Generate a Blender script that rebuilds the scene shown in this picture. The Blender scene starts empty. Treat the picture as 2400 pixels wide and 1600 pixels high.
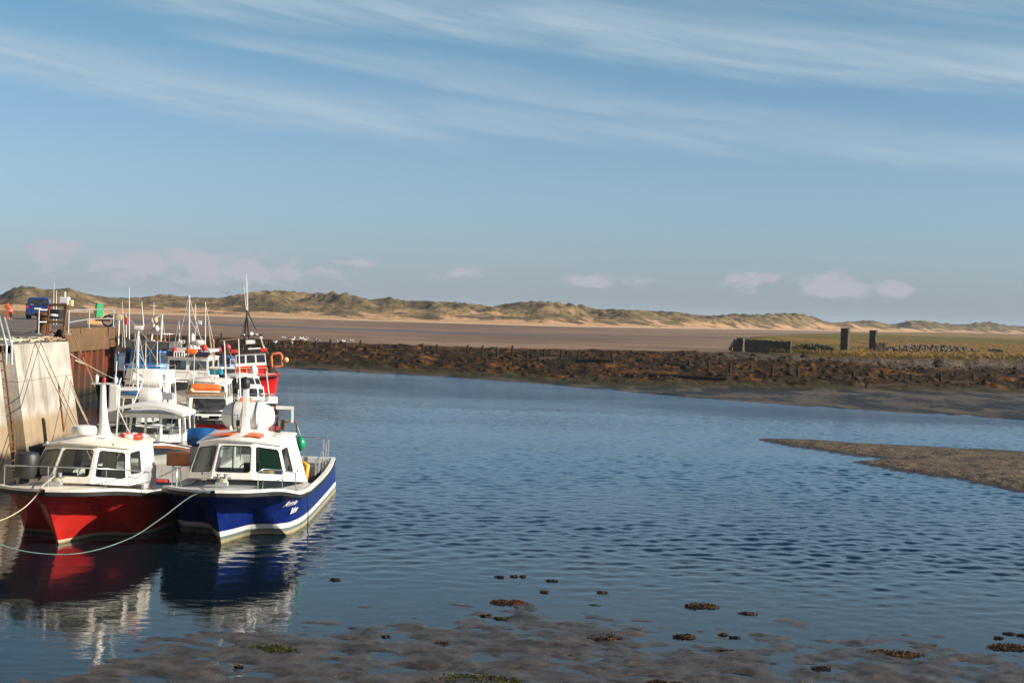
import bpy, bmesh, math, random
import numpy as np
from mathutils import Vector, Matrix, noise
R = math.radians
rnd = random.Random(7)
sc = bpy.context.scene
col = sc.collection

# ------------------------------------------------------------------ camera
F = 3333.0                      # focal length in photograph pixels (2400 wide)
EYE = 6.0                       # metres above the water
PITCH, ROLL = R(1.1), R(1.8)
_f = Vector((0, math.cos(PITCH), -math.sin(PITCH)))
_r0 = Vector((1, 0, 0)); _u0 = Vector((0, math.sin(PITCH), math.cos(PITCH)))
_r = _r0 * math.cos(ROLL) + _u0 * math.sin(ROLL)
_u = -_r0 * math.sin(ROLL) + _u0 * math.cos(ROLL)
ORG = Vector((0, 0, EYE))

def ray(px, py):
    return _f + _r * ((px - 1200) / F) + _u * ((800 - py) / F)
def P(px, py, z=0.0):
    """ground point under a sight line at height z"""
    d = ray(px, py); t = (z - EYE) / d.z
    return ORG + d * t
def D(px, py, y):
    """point of a sight line at distance y"""
    d = ray(px, py)
    return ORG + d * (y / d.y)

cam = bpy.data.cameras.new('camera'); camo = bpy.data.objects.new('camera', cam); col.objects.link(camo)
cam.sensor_width = 36; cam.lens = 36 * F / 2400; cam.clip_start = 0.5; cam.clip_end = 20000
camo.matrix_world = Matrix.Translation(ORG) @ Matrix((_r, _u, -_f)).transposed().to_4x4()
sc.camera = camo

# ------------------------------------------------------------------ node helpers
class NT:
    def __init__(s, tree): s.t = tree; s.n = tree.nodes; s.l = tree.links
    def new(s, typ, **kw):
        n = s.n.new(typ)
        for k, v in kw.items(): setattr(n, k, v)
        return n
    def put(s, sock, v):
        if isinstance(v, bpy.types.NodeSocket): s.l.new(v, sock)
        else: sock.default_value = v
    def m(s, op, a, b=0.0, c=0.0, clamp=False):
        n = s.new('ShaderNodeMath', operation=op, use_clamp=clamp)
        for i, v in enumerate((a, b, c)): s.put(n.inputs[i], v)
        return n.outputs[0]
    def mix(s, f, a, b, blend='MIX'):
        n = s.new('ShaderNodeMix', data_type='RGBA', blend_type=blend)
        s.put(n.inputs[0], f)
        for i, v in ((6, a), (7, b)):
            s.put(n.inputs[i], (*v, 1) if isinstance(v, tuple) and len(v) == 3 else v)
        return n.outputs[2]
    def noise(s, vec, scale, detail=3, rough=.5, dist=0.0):
        n = s.new('ShaderNodeTexNoise'); s.put(n.inputs['Vector'], vec)
        n.inputs['Scale'].default_value = scale; n.inputs['Detail'].default_value = detail
        n.inputs['Roughness'].default_value = rough; n.inputs['Distortion'].default_value = dist
        return n.outputs[0]
    def ramp(s, f, lo, hi, a=0.0, b=1.0, smooth=True):
        n = s.new('ShaderNodeMapRange', interpolation_type='SMOOTHSTEP' if smooth else 'LINEAR')
        for i, v in enumerate((f, lo, hi, a, b)): s.put(n.inputs[i], v)
        return n.outputs[0]
    def scalev(s, vec, x, y, z):
        n = s.new('ShaderNodeMapping'); s.put(n.inputs[0], vec)
        n.inputs['Scale'].default_value = (x, y, z); return n.outputs[0]
    def xyz(s, vec):
        n = s.new('ShaderNodeSeparateXYZ'); s.put(n.inputs[0], vec); return n.outputs

def newmat(name):
    m = bpy.data.materials.new(name); m.use_nodes = True
    t = NT(m.node_tree); b = t.n['Principled BSDF']
    return m, t, b
def objco(t): return t.new('ShaderNodeTexCoord').outputs['Object']
def geopos(t): return t.new('ShaderNodeNewGeometry').outputs['Position']

def S(h):
    h = h.lstrip('#'); o = []
    for i in (0, 2, 4):
        v = int(h[i:i+2], 16) / 255
        o.append(v / 12.92 if v <= .04045 else ((v + .055) / 1.055) ** 2.4)
    return tuple(o)

_mc = {}
def paint(name, rgb, rough=.4, var=.12, grime=.0, metal=0.0, scale=3.0, bump=0.0, grimecol=(.12, .09, .06)):
    if name in _mc: return _mc[name]
    m, t, b = newmat(name)
    co = objco(t)
    n1 = t.noise(co, scale, 4, .6)
    c = t.mix(t.ramp(n1, .3, .7), tuple(x * (1 - var) for x in rgb), tuple(min(1, x * (1 + var * .6)) for x in rgb))
    if grime:
        n2 = t.noise(t.scalev(co, 5, 5, .7), 1.6, 5, .65)
        c = t.mix(t.m('MULTIPLY', t.ramp(n2, .5, .78), grime), c, grimecol)
    t.put(b.inputs['Base Color'], c)
    t.put(b.inputs['Roughness'], t.ramp(n1, .25, .75, rough * .8, min(1, rough * 1.25)))
    b.inputs['Metallic'].default_value = metal
    if rough >= .8: b.inputs['Specular IOR Level'].default_value = .15
    if bump:
        bn = t.new('ShaderNodeBump'); bn.inputs['Strength'].default_value = bump; bn.inputs['Distance'].default_value = .02
        t.put(bn.inputs['Height'], t.noise(co, scale * 6, 5, .6)); t.put(b.inputs['Normal'], bn.outputs[0])
    _mc[name] = m
    return m

# ------------------------------------------------------------------ mesh builder
class MB:
    def __init__(s): s.v = []; s.f = []
    def add(s, vs, fs):
        o = len(s.v); s.v += [tuple(v) for v in vs]; s.f += [tuple(i + o for i in f) for f in fs]; return s
    def box(s, c, d, rz=0.0, rx=0.0, ry=0.0, taper=1.0):
        h = [x / 2 for x in d]; M = Matrix.Rotation(rz, 3, 'Z') @ Matrix.Rotation(ry, 3, 'Y') @ Matrix.Rotation(rx, 3, 'X')
        vs = []
        for z in (-1, 1):
            k = taper if z > 0 else 1
            for x, y in ((-1, -1), (1, -1), (1, 1), (-1, 1)):
                vs.append(Vector(c) + M @ Vector((x * h[0] * k, y * h[1] * k, z * h[2])))
        return s.add(vs, [(3, 2, 1, 0), (4, 5, 6, 7), (0, 1, 5, 4), (1, 2, 6, 5), (2, 3, 7, 6), (3, 0, 4, 7)])
    def tube(s, pts, r, n=6, closed=False):
        pts = [Vector(p) for p in pts]; k = len(pts)
        rs = r if isinstance(r, (list, tuple)) else [r] * k
        vs, fs = [], []; up = None
        for i, p in enumerate(pts):
            if closed: t = pts[(i + 1) % k] - pts[i - 1]
            else: t = pts[min(i + 1, k - 1)] - pts[max(i - 1, 0)]
            if t.length < 1e-9: t = Vector((0, 0, 1))
            t.normalize()
            if up is None:
                up = Vector((0, 0, 1)) if abs(t.z) < .9 else Vector((1, 0, 0))
            up = up - t * up.dot(t)
            if up.length < 1e-6: up = t.orthogonal()
            up.normalize(); w = t.cross(up)
            for j in range(n):
                a = 2 * math.pi * j / n
                vs.append(p + (up * math.cos(a) + w * math.sin(a)) * rs[i])
        m = k if closed else k - 1
        for i in range(m):
            for j in range(n):
                a, b = i * n + j, i * n + (j + 1) % n
                c, d = ((i + 1) % k) * n + (j + 1) % n, ((i + 1) % k) * n + j
                fs.append((a, b, c, d))
        if not closed:
            fs.append(tuple(reversed(range(n)))); fs.append(tuple((k - 1) * n + j for j in range(n)))
        return s.add(vs, fs)
    def lathe(s, c, prof, n=16, axis='Z'):
        vs, fs = [], []
        for (r, h) in prof:
            for j in range(n):
                a = 2 * math.pi * j / n; x, y = r * math.cos(a), r * math.sin(a)
                q = {'Z': (x, y, h), 'X': (h, x, y), 'Y': (y, h, x)}[axis]
                vs.append((c[0] + q[0], c[1] + q[1], c[2] + q[2]))
        for i in range(len(prof) - 1):
            for j in range(n):
                fs.append((i * n + j, i * n + (j + 1) % n, (i + 1) * n + (j + 1) % n, (i + 1) * n + j))
        fs.append(tuple(reversed(range(n)))); fs.append(tuple((len(prof) - 1) * n + j for j in range(n)))
        return s.add(vs, fs)
    def ball(s, c, r, nu=12, nv=8):
        if not isinstance(r, tuple): r = (r, r, r)
        pr = [(math.sin(math.pi * (i + .04) / (nv + .08)), -math.cos(math.pi * (i + .04) / (nv + .08))) for i in range(nv + 1)]
        vs, fs = [], []
        for (q, h) in pr:
            for j in range(nu):
                a = 2 * math.pi * j / nu
                vs.append((c[0] + r[0] * q * math.cos(a), c[1] + r[1] * q * math.sin(a), c[2] + r[2] * h))
        for i in range(nv):
            for j in range(nu):
                fs.append((i * nu + j, i * nu + (j + 1) % nu, (i + 1) * nu + (j + 1) % nu, (i + 1) * nu + j))
        fs.append(tuple(reversed(range(nu)))); fs.append(tuple(nv * nu + j for j in range(nu)))
        return s.add(vs, fs)
    def prism(s, pts, z0, z1):
        n = len(pts)
        vs = [(x, y, z0) for x, y in pts] + [(x, y, z1) for x, y in pts]
        return s.add(vs, [tuple(reversed(range(n))), tuple(range(n, 2 * n))] + [(i, (i + 1) % n, n + (i + 1) % n, n + i) for i in range(n)])
    def rows(s, rr, closed=False):
        """quads between successive rows of points of equal length"""
        k = len(rr[0]); vs = [p for r in rr for p in r]; fs = []
        for i in range(len(rr) - 1):
            for j in range(k if closed else k - 1):
                fs.append((i * k + j, i * k + (j + 1) % k, (i + 1) * k + (j + 1) % k, (i + 1) * k + j))
        return s.add(vs, fs)
    def build(s, name, mat, parent=None, smooth=None, bevel=0.0, solid=0.0, loc=None, fix=True, link=True):
        me = bpy.data.meshes.new(name)
        vs = s.v
        if loc is not None: vs = [(v[0] - loc[0], v[1] - loc[1], v[2] - loc[2]) for v in vs]
        me.from_pydata(vs, [], s.f); me.validate()
        if fix:
            bm = bmesh.new(); bm.from_mesh(me)
            bmesh.ops.recalc_face_normals(bm, faces=bm.faces); bm.to_mesh(me); bm.free()
        if smooth is not None:
            me.polygons.foreach_set('use_smooth', [True] * len(me.polygons))
            if smooth < 179: me.set_sharp_from_angle(angle=R(smooth))
        me.update()
        o = bpy.data.objects.new(name, me)
        if mat: me.materials.append(mat)
        if link: col.objects.link(o)
        if loc is not None and not parent: o.location = loc
        if parent: o.parent = parent
        if solid:
            md = o.modifiers.new('shell', 'SOLIDIFY'); md.thickness = solid; md.offset = -1
        if bevel:
            md = o.modifiers.new('edges', 'BEVEL'); md.width = bevel; md.segments = 2; md.limit_method = 'ANGLE'; md.angle_limit = R(40)
        return o

def tag(o, label=None, cat=None, group=None, kind=None):
    if label: o['label'] = label
    if cat: o['category'] = cat
    if group: o['group'] = group
    if kind: o['kind'] = kind
    return o
def empty(name, loc, rz=0.0, ry=0.0):
    o = bpy.data.objects.new(name, None); o.empty_display_size = .3; col.objects.link(o)
    o.location = loc; o.rotation_euler = (0, ry, rz); return o
def loc_of(root, w):
    """world point in the frame of a thing"""
    M = Matrix.Translation(root.location) @ root.rotation_euler.to_matrix().to_4x4()
    return M.inverted() @ Vector(w)
def table(tb, x):
    """smooth interpolation of rows (x, v1, v2 ...)"""
    if x <= tb[0][0]: return list(tb[0][1:])
    if x >= tb[-1][0]: return list(tb[-1][1:])
    i = 0
    while tb[i + 1][0] < x: i += 1
    a, b = tb[i], tb[i + 1]; h = b[0] - a[0]; t = (x - a[0]) / h
    out = []
    for k in range(1, len(a)):
        d = (b[k] - a[k]) / h
        def sl(j):
            if j <= 0 or j >= len(tb) - 1: 
                return d
            p, q, r = tb[j - 1], tb[j], tb[j + 1]
            d0 = (q[k] - p[k]) / (q[0] - p[0]); d1 = (r[k] - q[k]) / (r[0] - q[0])
            return 0.0 if d0 * d1 <= 0 else 2 * d0 * d1 / (d0 + d1)
        m0, m1 = sl(i), sl(i + 1)
        out.append((2*t**3 - 3*t*t + 1) * a[k] + (t**3 - 2*t*t + t) * h * m0 + (-2*t**3 + 3*t*t) * b[k] + (t**3 - t*t) * h * m1)
    return out
def sstep(a, b, x):
    t = max(0.0, min(1.0, (x - a) / (b - a))); return t * t * (3 - 2 * t)
def fbm(x, y, z=0.0, o=4):
    return noise.fractal(Vector((x, y, z)), 1.0, 2.0, o, noise_basis='PERLIN_ORIGINAL')
# ------------------------------------------------------------------ light, sky
SUN_AZ, SUN_EL = R(104), R(26)
sun = bpy.data.lights.new('sun', 'SUN'); suno = bpy.data.objects.new('sun', sun); col.objects.link(suno)
sun.energy = 5.0; sun.angle = R(.5); sun.color = (1, .90, .76)
_sd = Vector((math.sin(SUN_AZ) * math.cos(SUN_EL), math.cos(SUN_AZ) * math.cos(SUN_EL), math.sin(SUN_EL)))
suno.rotation_euler = _sd.to_track_quat('Z', 'Y').to_euler()

w = bpy.data.worlds.new('World'); sc.world = w; w.use_nodes = True
t = NT(w.node_tree); bg = t.n['Background']
sky = t.new('ShaderNodeTexSky', sky_type='NISHITA', sun_disc=False, sun_elevation=SUN_EL, sun_rotation=SUN_AZ)
sky.air_density = 1.0; sky.dust_density = .6; sky.ozone_density = 2.2
dirv = t.new('ShaderNodeTexCoord').outputs['Generated']
X, Y, Z = t.xyz(dirv)
az = t.m('MULTIPLY', t.m('ARCTAN2', X, Y), F)
el = t.m('MULTIPLY', t.m('ARCSINE', Z), F)
skyc = t.mix(1.0, sky.outputs[0], (.80, .96, 1.10), 'MULTIPLY')
# the low sky of the photograph is a dull grey blue: thicker air near the horizon; the sky overhead is dimmed to cut fill light
def curve(stops):
    out = None
    for i, (e, v) in enumerate(stops):
        if i == 0: out = v; continue
        e0, v0 = stops[i - 1]
        d = t.ramp(el, e0, e, 0.0, v - v0)
        out = t.m('ADD', out, d)
    return out
lown = t.new('ShaderNodeCombineXYZ')
for k, st in enumerate((((-40, .62), (350, .77), (720, .70), (1200, .30), (2200, .13)), ((-40, .605), (350, .76), (720, .80), (1200, .36), (2200, .15)), ((-40, .81), (350, .79), (720, .73), (1200, .36), (2200, .17)))):
    t.put(lown.inputs[k], curve(st))
skyc = t.mix(1.0, skyc, lown.outputs[0], 'MULTIPLY')
cv = t.new('ShaderNodeCombineXYZ')
t.put(cv.inputs[0], t.m('MULTIPLY', az, 1 / 900.0))
t.put(cv.inputs[1], t.m('MULTIPLY', t.m('ADD', el, t.m('MULTIPLY', az, .10)), 1 / 110.0))
streak = t.noise(cv.outputs[0], 1.0, 6, .62, .6)
cv2 = t.new('ShaderNodeCombineXYZ')
t.put(cv2.inputs[0], t.m('MULTIPLY', az, 1 / 500.0))
t.put(cv2.inputs[1], t.m('MULTIPLY', t.m('ADD', el, t.m('MULTIPLY', az, .16)), 1 / 40.0))
fine = t.noise(cv2.outputs[0], 1.0, 5, .6, .4)
def band(el0, slope, az0, wlo, whi, azmin, azmax, amp):
    """one cirrus band: centre height el0 at az0 falling with slope, softer above than below"""
    d = t.m('SUBTRACT', el, t.m('SUBTRACT', el0, t.m('MULTIPLY', t.m('SUBTRACT', az, az0), slope)))
    d = t.m('ADD', d, t.m('MULTIPLY', t.m('SUBTRACT', streak, .5), 110))
    d = t.m('ADD', d, t.m('MULTIPLY', t.m('SUBTRACT', fine, .5), 40))
    k = t.m('MULTIPLY', t.ramp(d, -wlo, 0), t.ramp(d, whi, 0))
    k = t.m('MULTIPLY', k, t.m('MULTIPLY', t.ramp(az, azmin, azmin + 350), t.ramp(az, azmax, azmax - 350)))
    return t.m('MULTIPLY', k, amp)
m1 = band(490, .11, -800, 75, 95, -2600, 0, .85)
m2 = band(650, .075, 0, 75, 130, -1300, 2800, .85)
m3 = band(622, .115, 500, 32, 130, -250, 3200, 1.0)
m4 = band(430, .06, 300, 60, 70, -500, 3000, .60)
m5 = band(530, .12, -100, 40, 60, -900, 1100, .55)
m6 = band(860, .08, 0, 160, 300, -4000, 4000, .9)
cm = m1
for q in (m2, m3, m4, m5, m6): cm = t.m('MAXIMUM', cm, q)
cm = t.m('MULTIPLY', cm, t.ramp(fine, .25, .72, .42, 1.06))
cm = t.m('ADD', cm, t.m('MULTIPLY', t.ramp(streak, .5, .85), .12), clamp=True)
skyc = t.mix(t.m('MULTIPLY', cm, .80), skyc, (3.45, 4.25, 4.85))
# small low cumulus near the horizon
cv3 = t.new('ShaderNodeCombineXYZ')
t.put(cv3.inputs[0], t.m('MULTIPLY', az, 1 / 85.0)); t.put(cv3.inputs[1], t.m('MULTIPLY', el, 1 / 48.0))
puff = t.noise(cv3.outputs[0], 1.0, 6, .58, .3)
def spot(a0, e0, wa, we):
    da = t.m('POWER', t.m('DIVIDE', t.m('SUBTRACT', az, a0), wa), 2.0)
    de = t.m('POWER', t.m('DIVIDE', t.m('SUBTRACT', el, e0), we), 2.0)
    return t.m('EXPONENT', t.m('MULTIPLY', t.m('ADD', da, de), -1.0))
sp = spot(-760, 88, 330, 44)
for q in ((-640, 70, 130, 30), (-1020, 118, 90, 16), (735, 92, 85, 30), (560, 88, 70, 22), (-120, 92, 60, 16), (870, 88, 40, 20), (200, 84, 120, 14), (-390, 108, 80, 8)):
    sp = t.m('MAXIMUM', sp, spot(*q))
pm = t.ramp(t.m('ADD', t.m('MULTIPLY', sp, .42), t.m('MULTIPLY', t.m('SUBTRACT', puff, .5), 1.7)), .07, .42)
pm = t.m('MULTIPLY', pm, t.ramp(sp, .03, .4))
skyc = t.mix(t.m('MULTIPLY', pm, .75), skyc, (3.75, 3.5, 4.0))
t.put(bg.inputs['Color'], skyc)
bg.inputs['Strength'].default_value = .082
sc.view_settings.view_transform = 'Standard'; sc.view_settings.look = 'None'
sc.view_settings.exposure = 0.75; sc.view_settings.gamma = 1.0

# ------------------------------------------------------------------ water
m, t, b = newmat('harbour_water')
p = geopos(t); X, Y, Z = t.xyz(p)
gust = t.noise(t.scalev(p, .035, .06, 1), 1.0, 3, .55)
# sheltered by the quay and boats and over the shallow mud the surface lies calmer
# fine ripple on top of the modelled waves; beyond them the ripple alone
amp = t.m('ADD', t.m('MULTIPLY', t.ramp(gust, .32, .68, .5, 1.2), t.ramp(Y, 30, 44, .05, .26)), t.m('MULTIPLY', t.ramp(Y, 66, 86), t.ramp(gust, .32, .68, .05, .25)))
w1 = t.noise(t.scalev(p, 1.35, 2.3, 1), 1.0, 4, .6, .5)
w3 = t.noise(t.scalev(p, 3.6, 5.5, 1), 1.0, 3, .55, .2)
hgt = t.m('ADD', t.m('MULTIPLY', w1, .5), t.m('MULTIPLY', w3, .12))
bn = t.new('ShaderNodeBump'); bn.inputs['Distance'].default_value = .30
t.put(bn.inputs['Strength'], amp); t.put(bn.inputs['Height'], hgt)
t.put(b.inputs['Normal'], bn.outputs[0])
t.put(b.inputs['Base Color'], t.mix(t.m('MULTIPLY', t.ramp(Y, 26, 62), t.ramp(t.m('ADD', X, t.m('MULTIPLY', Y, .06)), -6, 2, .3, 1.0)), (.003, .008, .013), (.004, .046, .122)))  # body colour darkened towards the boats, painting in their shade and black reflections
b.inputs['Roughness'].default_value = .04; b.inputs['IOR'].default_value = 1.33
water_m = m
# wind ripples as real waves where the camera sees them singly; flat beyond
X0, X1, Y0, Y1 = -24.0, 40.0, 16.0, 92.0
xs = np.linspace(X0, X1, 620); ys = Y0 + (Y1 - Y0) * np.linspace(0, 1, 800) ** 1.25
GX, GY = np.meshgrid(xs, ys)
rg = np.random.default_rng(4)
H = np.zeros_like(GX); sl = 0.0
for k in range(140):
    lam = .30 * (.95 / .30) ** rg.random(); th = R(90 + 20) + rg.normal(0, 1.0); kk = 2 * np.pi / lam
    a_ = lam ** .95; sl += (a_ * kk) ** 2 / 2
    H += a_ * np.sin(kk * (np.cos(th) * GX + np.sin(th) * GY) + rg.random() * 6.283)
H /= math.sqrt(sl)
G = np.zeros_like(GX)
for k in range(14):
    lam = 9 + 30 * rg.random(); th = rg.random() * 6.283; G += np.sin(2 * np.pi / lam * (np.cos(th) * GX * .6 + np.sin(th) * GY) + rg.random() * 6.283)
G = G / math.sqrt(14)
def ss(v, lo, hi): 
    q_ = np.clip((v - lo) / (hi - lo), 0, 1); return q_ * q_ * (3 - 2 * q_)
# sheltered and calm by the boats and over the shallows
calm_ = ss(GY + 1.2 * G, 27.5, 36.5) * (.16 + .84 * ss(GX + .05 * GY + .8 * G, -8.5, -2.0)) + .11
calm_ *= (.45 + .55 * ss(G, -1.2, 1.0)) * .100
calm_ *= 1 - .45 * ss(GY, 52, 84)
ed = np.minimum.reduce([GX - X0, X1 - GX, GY - Y0, (Y1 - GY) * .25]); calm_ *= ss(ed, 0, 2.5)
H = H * calm_
nv = GX.size; co = np.stack([GX.ravel(), GY.ravel(), H.ravel()], 1)
idx = np.arange(nv).reshape(GX.shape)
fq_ = np.stack([idx[:-1, :-1].ravel(), idx[:-1, 1:].ravel(), idx[1:, 1:].ravel(), idx[1:, :-1].ravel()], 1)
BX0, BX1, BY0, BY1 = -160, 220, -20, 320
gx_, gy_ = [BX0, X0, X1, BX1], [BY0, Y0, Y1, BY1]
ov, of = [], []
for j in range(3):
    for i in range(3):
        if i == 1 and j == 1: continue
        n0 = nv + len(ov); ov += [(gx_[i], gy_[j], 0), (gx_[i + 1], gy_[j], 0), (gx_[i + 1], gy_[j + 1], 0), (gx_[i], gy_[j + 1], 0)]; of.append((n0, n0 + 1, n0 + 2, n0 + 3))
co = np.concatenate([co, np.array(ov)]); fq_ = np.concatenate([fq_, np.array(of)])
me = bpy.data.meshes.new('water'); me.vertices.add(len(co)); me.vertices.foreach_set('co', co.astype(np.float32).ravel())
me.loops.add(fq_.size); me.loops.foreach_set('vertex_index', fq_.astype(np.int32).ravel())
me.polygons.add(len(fq_)); me.polygons.foreach_set('loop_start', np.arange(0, fq_.size, 4, dtype=np.int32))
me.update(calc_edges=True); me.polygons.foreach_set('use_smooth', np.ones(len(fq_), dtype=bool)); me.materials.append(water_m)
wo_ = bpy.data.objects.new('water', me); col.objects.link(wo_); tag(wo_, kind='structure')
mb = MB(); mb.rows([[(-300, -60, -1.6), (400, -60, -1.6)], [(-300, 400, -1.6), (400, 400, -1.6)]])
tag(mb.build('seabed', paint('seabed_mud', (.06, .05, .04), .8)), kind='structure')

# ------------------------------------------------------------------ foreground mud, just breaking the surface
bnd = [(-14, 18.5), (-9, 20.5), (-7, 22.3), (-6.4, 24.4), (-4.6, 26.2), (-2.4, 26.6), (-.3, 28.2), (1.5, 28.0), (2.7, 27.3), (3.3, 26.2), (5, 26.0), (6.6, 26.4), (9.6, 26.6), (14, 27.4), (20, 28)]
def mudh(x, y):
    d = table(bnd, x)[0] - y
    base = max(-.06, min(.012, d * .02)) if d < 0 else min(.028, .008 + d * .012)
    n = fbm(x * .5, y * .7, 3.1, 3) * .020 + fbm(x * 1.3, y * 1.8, 5.0, 4) * .060 + fbm(x * 3.0, y * 4.6, 9.0, 3) * .022
    h = base + n - .004
    e = ((x - 5.9) / .75) ** 2 + ((y - 28.3) / .85) ** 2
    h = max(h, -.05 + .058 * math.exp(-e * .9) + n * .35)
    return h
NX, NY = 640, 210
vs, fs = [], []
for j in range(NY + 1):
    y = 18.0 + (31.5 - 18.0) * j / NY
    for i in range(NX + 1):
        x = -12 + 40 * i / NX
        e_ = min(x + 12, 28 - x, y - 17.5)
        vs.append((x, y, mudh(x, y) - .12 * (1 - sstep(0, 1.5, e_))))
for j in range(NY):
    for i in range(NX):
        a = j * (NX + 1) + i; fs.append((a, a + 1, a + NX + 2, a + NX + 1))
m, t, b = newmat('wet_mud')
p = geopos(t); Z = t.xyz(p)[2]
n1 = t.noise(t.scalev(p, 1, 1.6, 1), 1.4, 5, .6); n2 = t.noise(p, 14, 4, .65)
c = t.mix(t.ramp(n1, .35, .65), S('332f2d'), S('524c49'))
c = t.mix(t.m('MULTIPLY', t.ramp(n1, .60, .75), .5), c, S('2e301c'))
c = t.mix(t.m('MULTIPLY', t.ramp(n2, .5, .75), .5), c, S('26221f'))
t.put(b.inputs['Base Color'], c)
t.put(b.inputs['Roughness'], t.ramp(Z, .0, .06, .22, .48))
bn = t.new('ShaderNodeBump'); bn.inputs['Strength'].default_value = .9; bn.inputs['Distance'].default_value = .03
t.put(bn.inputs['Height'], t.m('ADD', n2, t.noise(p, 45, 3, .6))); t.put(b.inputs['Normal'], bn.outputs[0])
mb = MB(); mb.add(vs, fs)
tag(mb.build('mudflat', m, smooth=180, fix=False), kind='structure')

# ------------------------------------------------------------------ sandbar on the right
topA = [(1770, 1027), (1850, 1028), (2000, 1036), (2200, 1047), (2400, 1058), (2800, 1085), (3500, 1125)]
botA = [(1770, 1029), (1820, 1040), (1900, 1053), (2000, 1068), (2050, 1073), (2090, 1079), (2150, 1084), (2400, 1110), (2800, 1150)]
topB = [(1990, 1082), (2060, 1077), (2150, 1075), (2400, 1090), (2800, 1120)]
botB = [(1990, 1084), (2050, 1095), (2100, 1103), (2250, 1125), (2400, 1155), (2800, 1205), (3500, 1215)]
rowsl = []
for j in range(91):
    py = 1015 + (1300 - 1015) * j / 90
    rw = []
    for i in range(241):
        px = 1740 + (3600 - 1740) * i / 240
        fa = min(py - table(topA, px)[0], table(botA, px)[0] - py, (px - 1775) * .25)
        fb = min(py - table(topB, px)[0], table(botB, px)[0] - py, (px - 1996) * .25)
        f = min(max(fa, fb), (3480 - px) * .2)
        q = P(px, py, 0)
        h = max(-.25, min(.26, f * .014)) if f < 0 else .26 * (1 - math.exp(-f / 15))
        h += fbm(q.x * .5, q.y * .5, 1, 4) * .035 + (fbm(q.x * 1.6, q.y * 1.2, 4, 3) * .035 if f > 5 else 0)
        rw.append((q.x, q.y, h))
    rowsl.append(rw)
m, t, b = newmat('wet_sand')
p = geopos(t); Z = t.xyz(p)[2]
n1 = t.noise(p, .8, 5, .6); n2 = t.noise(p, 1.9, 4, .65)
c = t.mix(t.ramp(n1, .35, .65), S('4a4138'), S('675a4a'))
c = t.mix(t.m('MULTIPLY', t.ramp(n2, .54, .66), .75), c, S('30271c'))
c = t.mix(t.ramp(Z, .02, .10), S('3a322c'), c)
t.put(b.inputs['Base Color'], c); t.put(b.inputs['Roughness'], t.ramp(Z, .0, .09, .3, .85))
bn = t.new('ShaderNodeBump'); bn.inputs['Strength'].default_value = 1.0; bn.inputs['Distance'].default_value = .28
t.put(bn.inputs['Height'], n2); t.put(b.inputs['Normal'], bn.outputs[0])
b.inputs['Specular IOR Level'].default_value = .25
mb = MB(); mb.rows(rowsl); tag(mb.build('sandbar', m, smooth=180), kind='structure')

# ------------------------------------------------------------------ weedy training bank across the water
wat = [(-300, 790), (300, 826), (653, 860), (900, 874), (1200, 893), (1531, 923), (1800, 945), (2100, 966), (2400, 985), (2800, 1012)]
top = [(-300, 775), (300, 782), (500, 788), (653, 796), (900, 805), (1200, 815), (1500, 820), (1700, 823), (1900, 832), (2050, 836), (2200, 839), (2400, 842), (2800, 850)]
def bank_top_z(px): return table([(0, 1.2), (900, 1.3), (1400, 1.5), (1750, 2.0), (2800, 2.1)], px)[0]
NXB, NYB = 620, 74
rowsl = []; att = []
for j in range(NYB + 1):
    tt = j / NYB; rw = []
    for i in range(NXB + 1):
        px = -300 + 3100 * i / NXB
        a = P(px, table(wat, px)[0] + 1.5, 0); zt = bank_top_z(px); c_ = P(px, table(top, px)[0], zt)
        q = a.lerp(c_, tt)
        # on the right a flat foreshore of mud comes first
        flat = sstep(1250, 2250, px) * .36
        s = max(0.0, (tt - flat) / (1 - flat))
        f0 = .16 * sstep(0, .10, flat); z = f0 * min(1, tt / max(flat, .02)) + (zt - f0) * s ** .8
        sc_ = sstep(1980, 2150, px)
        if sc_ > 0:                               # turf edge: a low step cut by the tide
            z = z - sc_ * .75 * s ** .8 + sc_ * .75 * sstep(.93, .955, tt + .02 * fbm(px * .02, 0, 5, 3))
        weed = sstep(0.02, .14, s)
        n = (fbm(q.x * .32, q.y * .22, 2, 5) * .42 + fbm(q.x * .9, q.y * .45, 7, 3) * .24) * weed * (1 - sstep(.8, 1, s) * .7)
        n += fbm(q.x * .25, q.y * .12, 4, 4) * .07 * (1 - weed)
        if tt == 0: n = 0; z = -.15
        if j == NYB: z -= .35; n = 0
        rw.append((q.x, q.y, z + n)); att.append((s, sstep(1500, 1800, px) * sstep(.62, .8, s)))
    rowsl.append(rw)
m, t, b = newmat('weed_covered_bank')
p = geopos(t); X, Y, Z = t.xyz(p)
at = t.new('ShaderNodeAttribute', attribute_name='bank_zone').outputs['Vector']
zs, zsh, _ = t.xyz(at)
n1 = t.noise(t.scalev(p, 1, .6, 1), .35, 5, .65); n2 = t.noise(t.scalev(p, 1, .5, 1), 1.7, 4, .65); n3 = t.noise(p, .09, 3, .5)
c = t.mix(t.ramp(n2, .38, .62), S('140c04'), S('38240b'))
c = t.mix(t.m('MULTIPLY', t.ramp(n1, .5, .66), .85), c, S('6e4610'))
c = t.mix(t.m('MULTIPLY', t.ramp(n3, .5, .7), .45), c, S('1c1b0b'))
mud = t.mix(t.ramp(n1, .35, .65), S('4a3e30'), S('5c4e3b'))
n4 = t.noise(t.scalev(p, .5, .28, 1), .55, 4, .6)
mud = t.mix(t.m('MULTIPLY', t.ramp(t.m('ADD', n4, t.m('MULTIPLY', n2, .35)), .63, .73), .9), mud, S('1c170c'))
c = t.mix(t.ramp(t.m('ADD', zs, t.m('MULTIPLY', t.m('SUBTRACT', n1, .5), .25)), .05, .20), mud, c)
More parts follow.
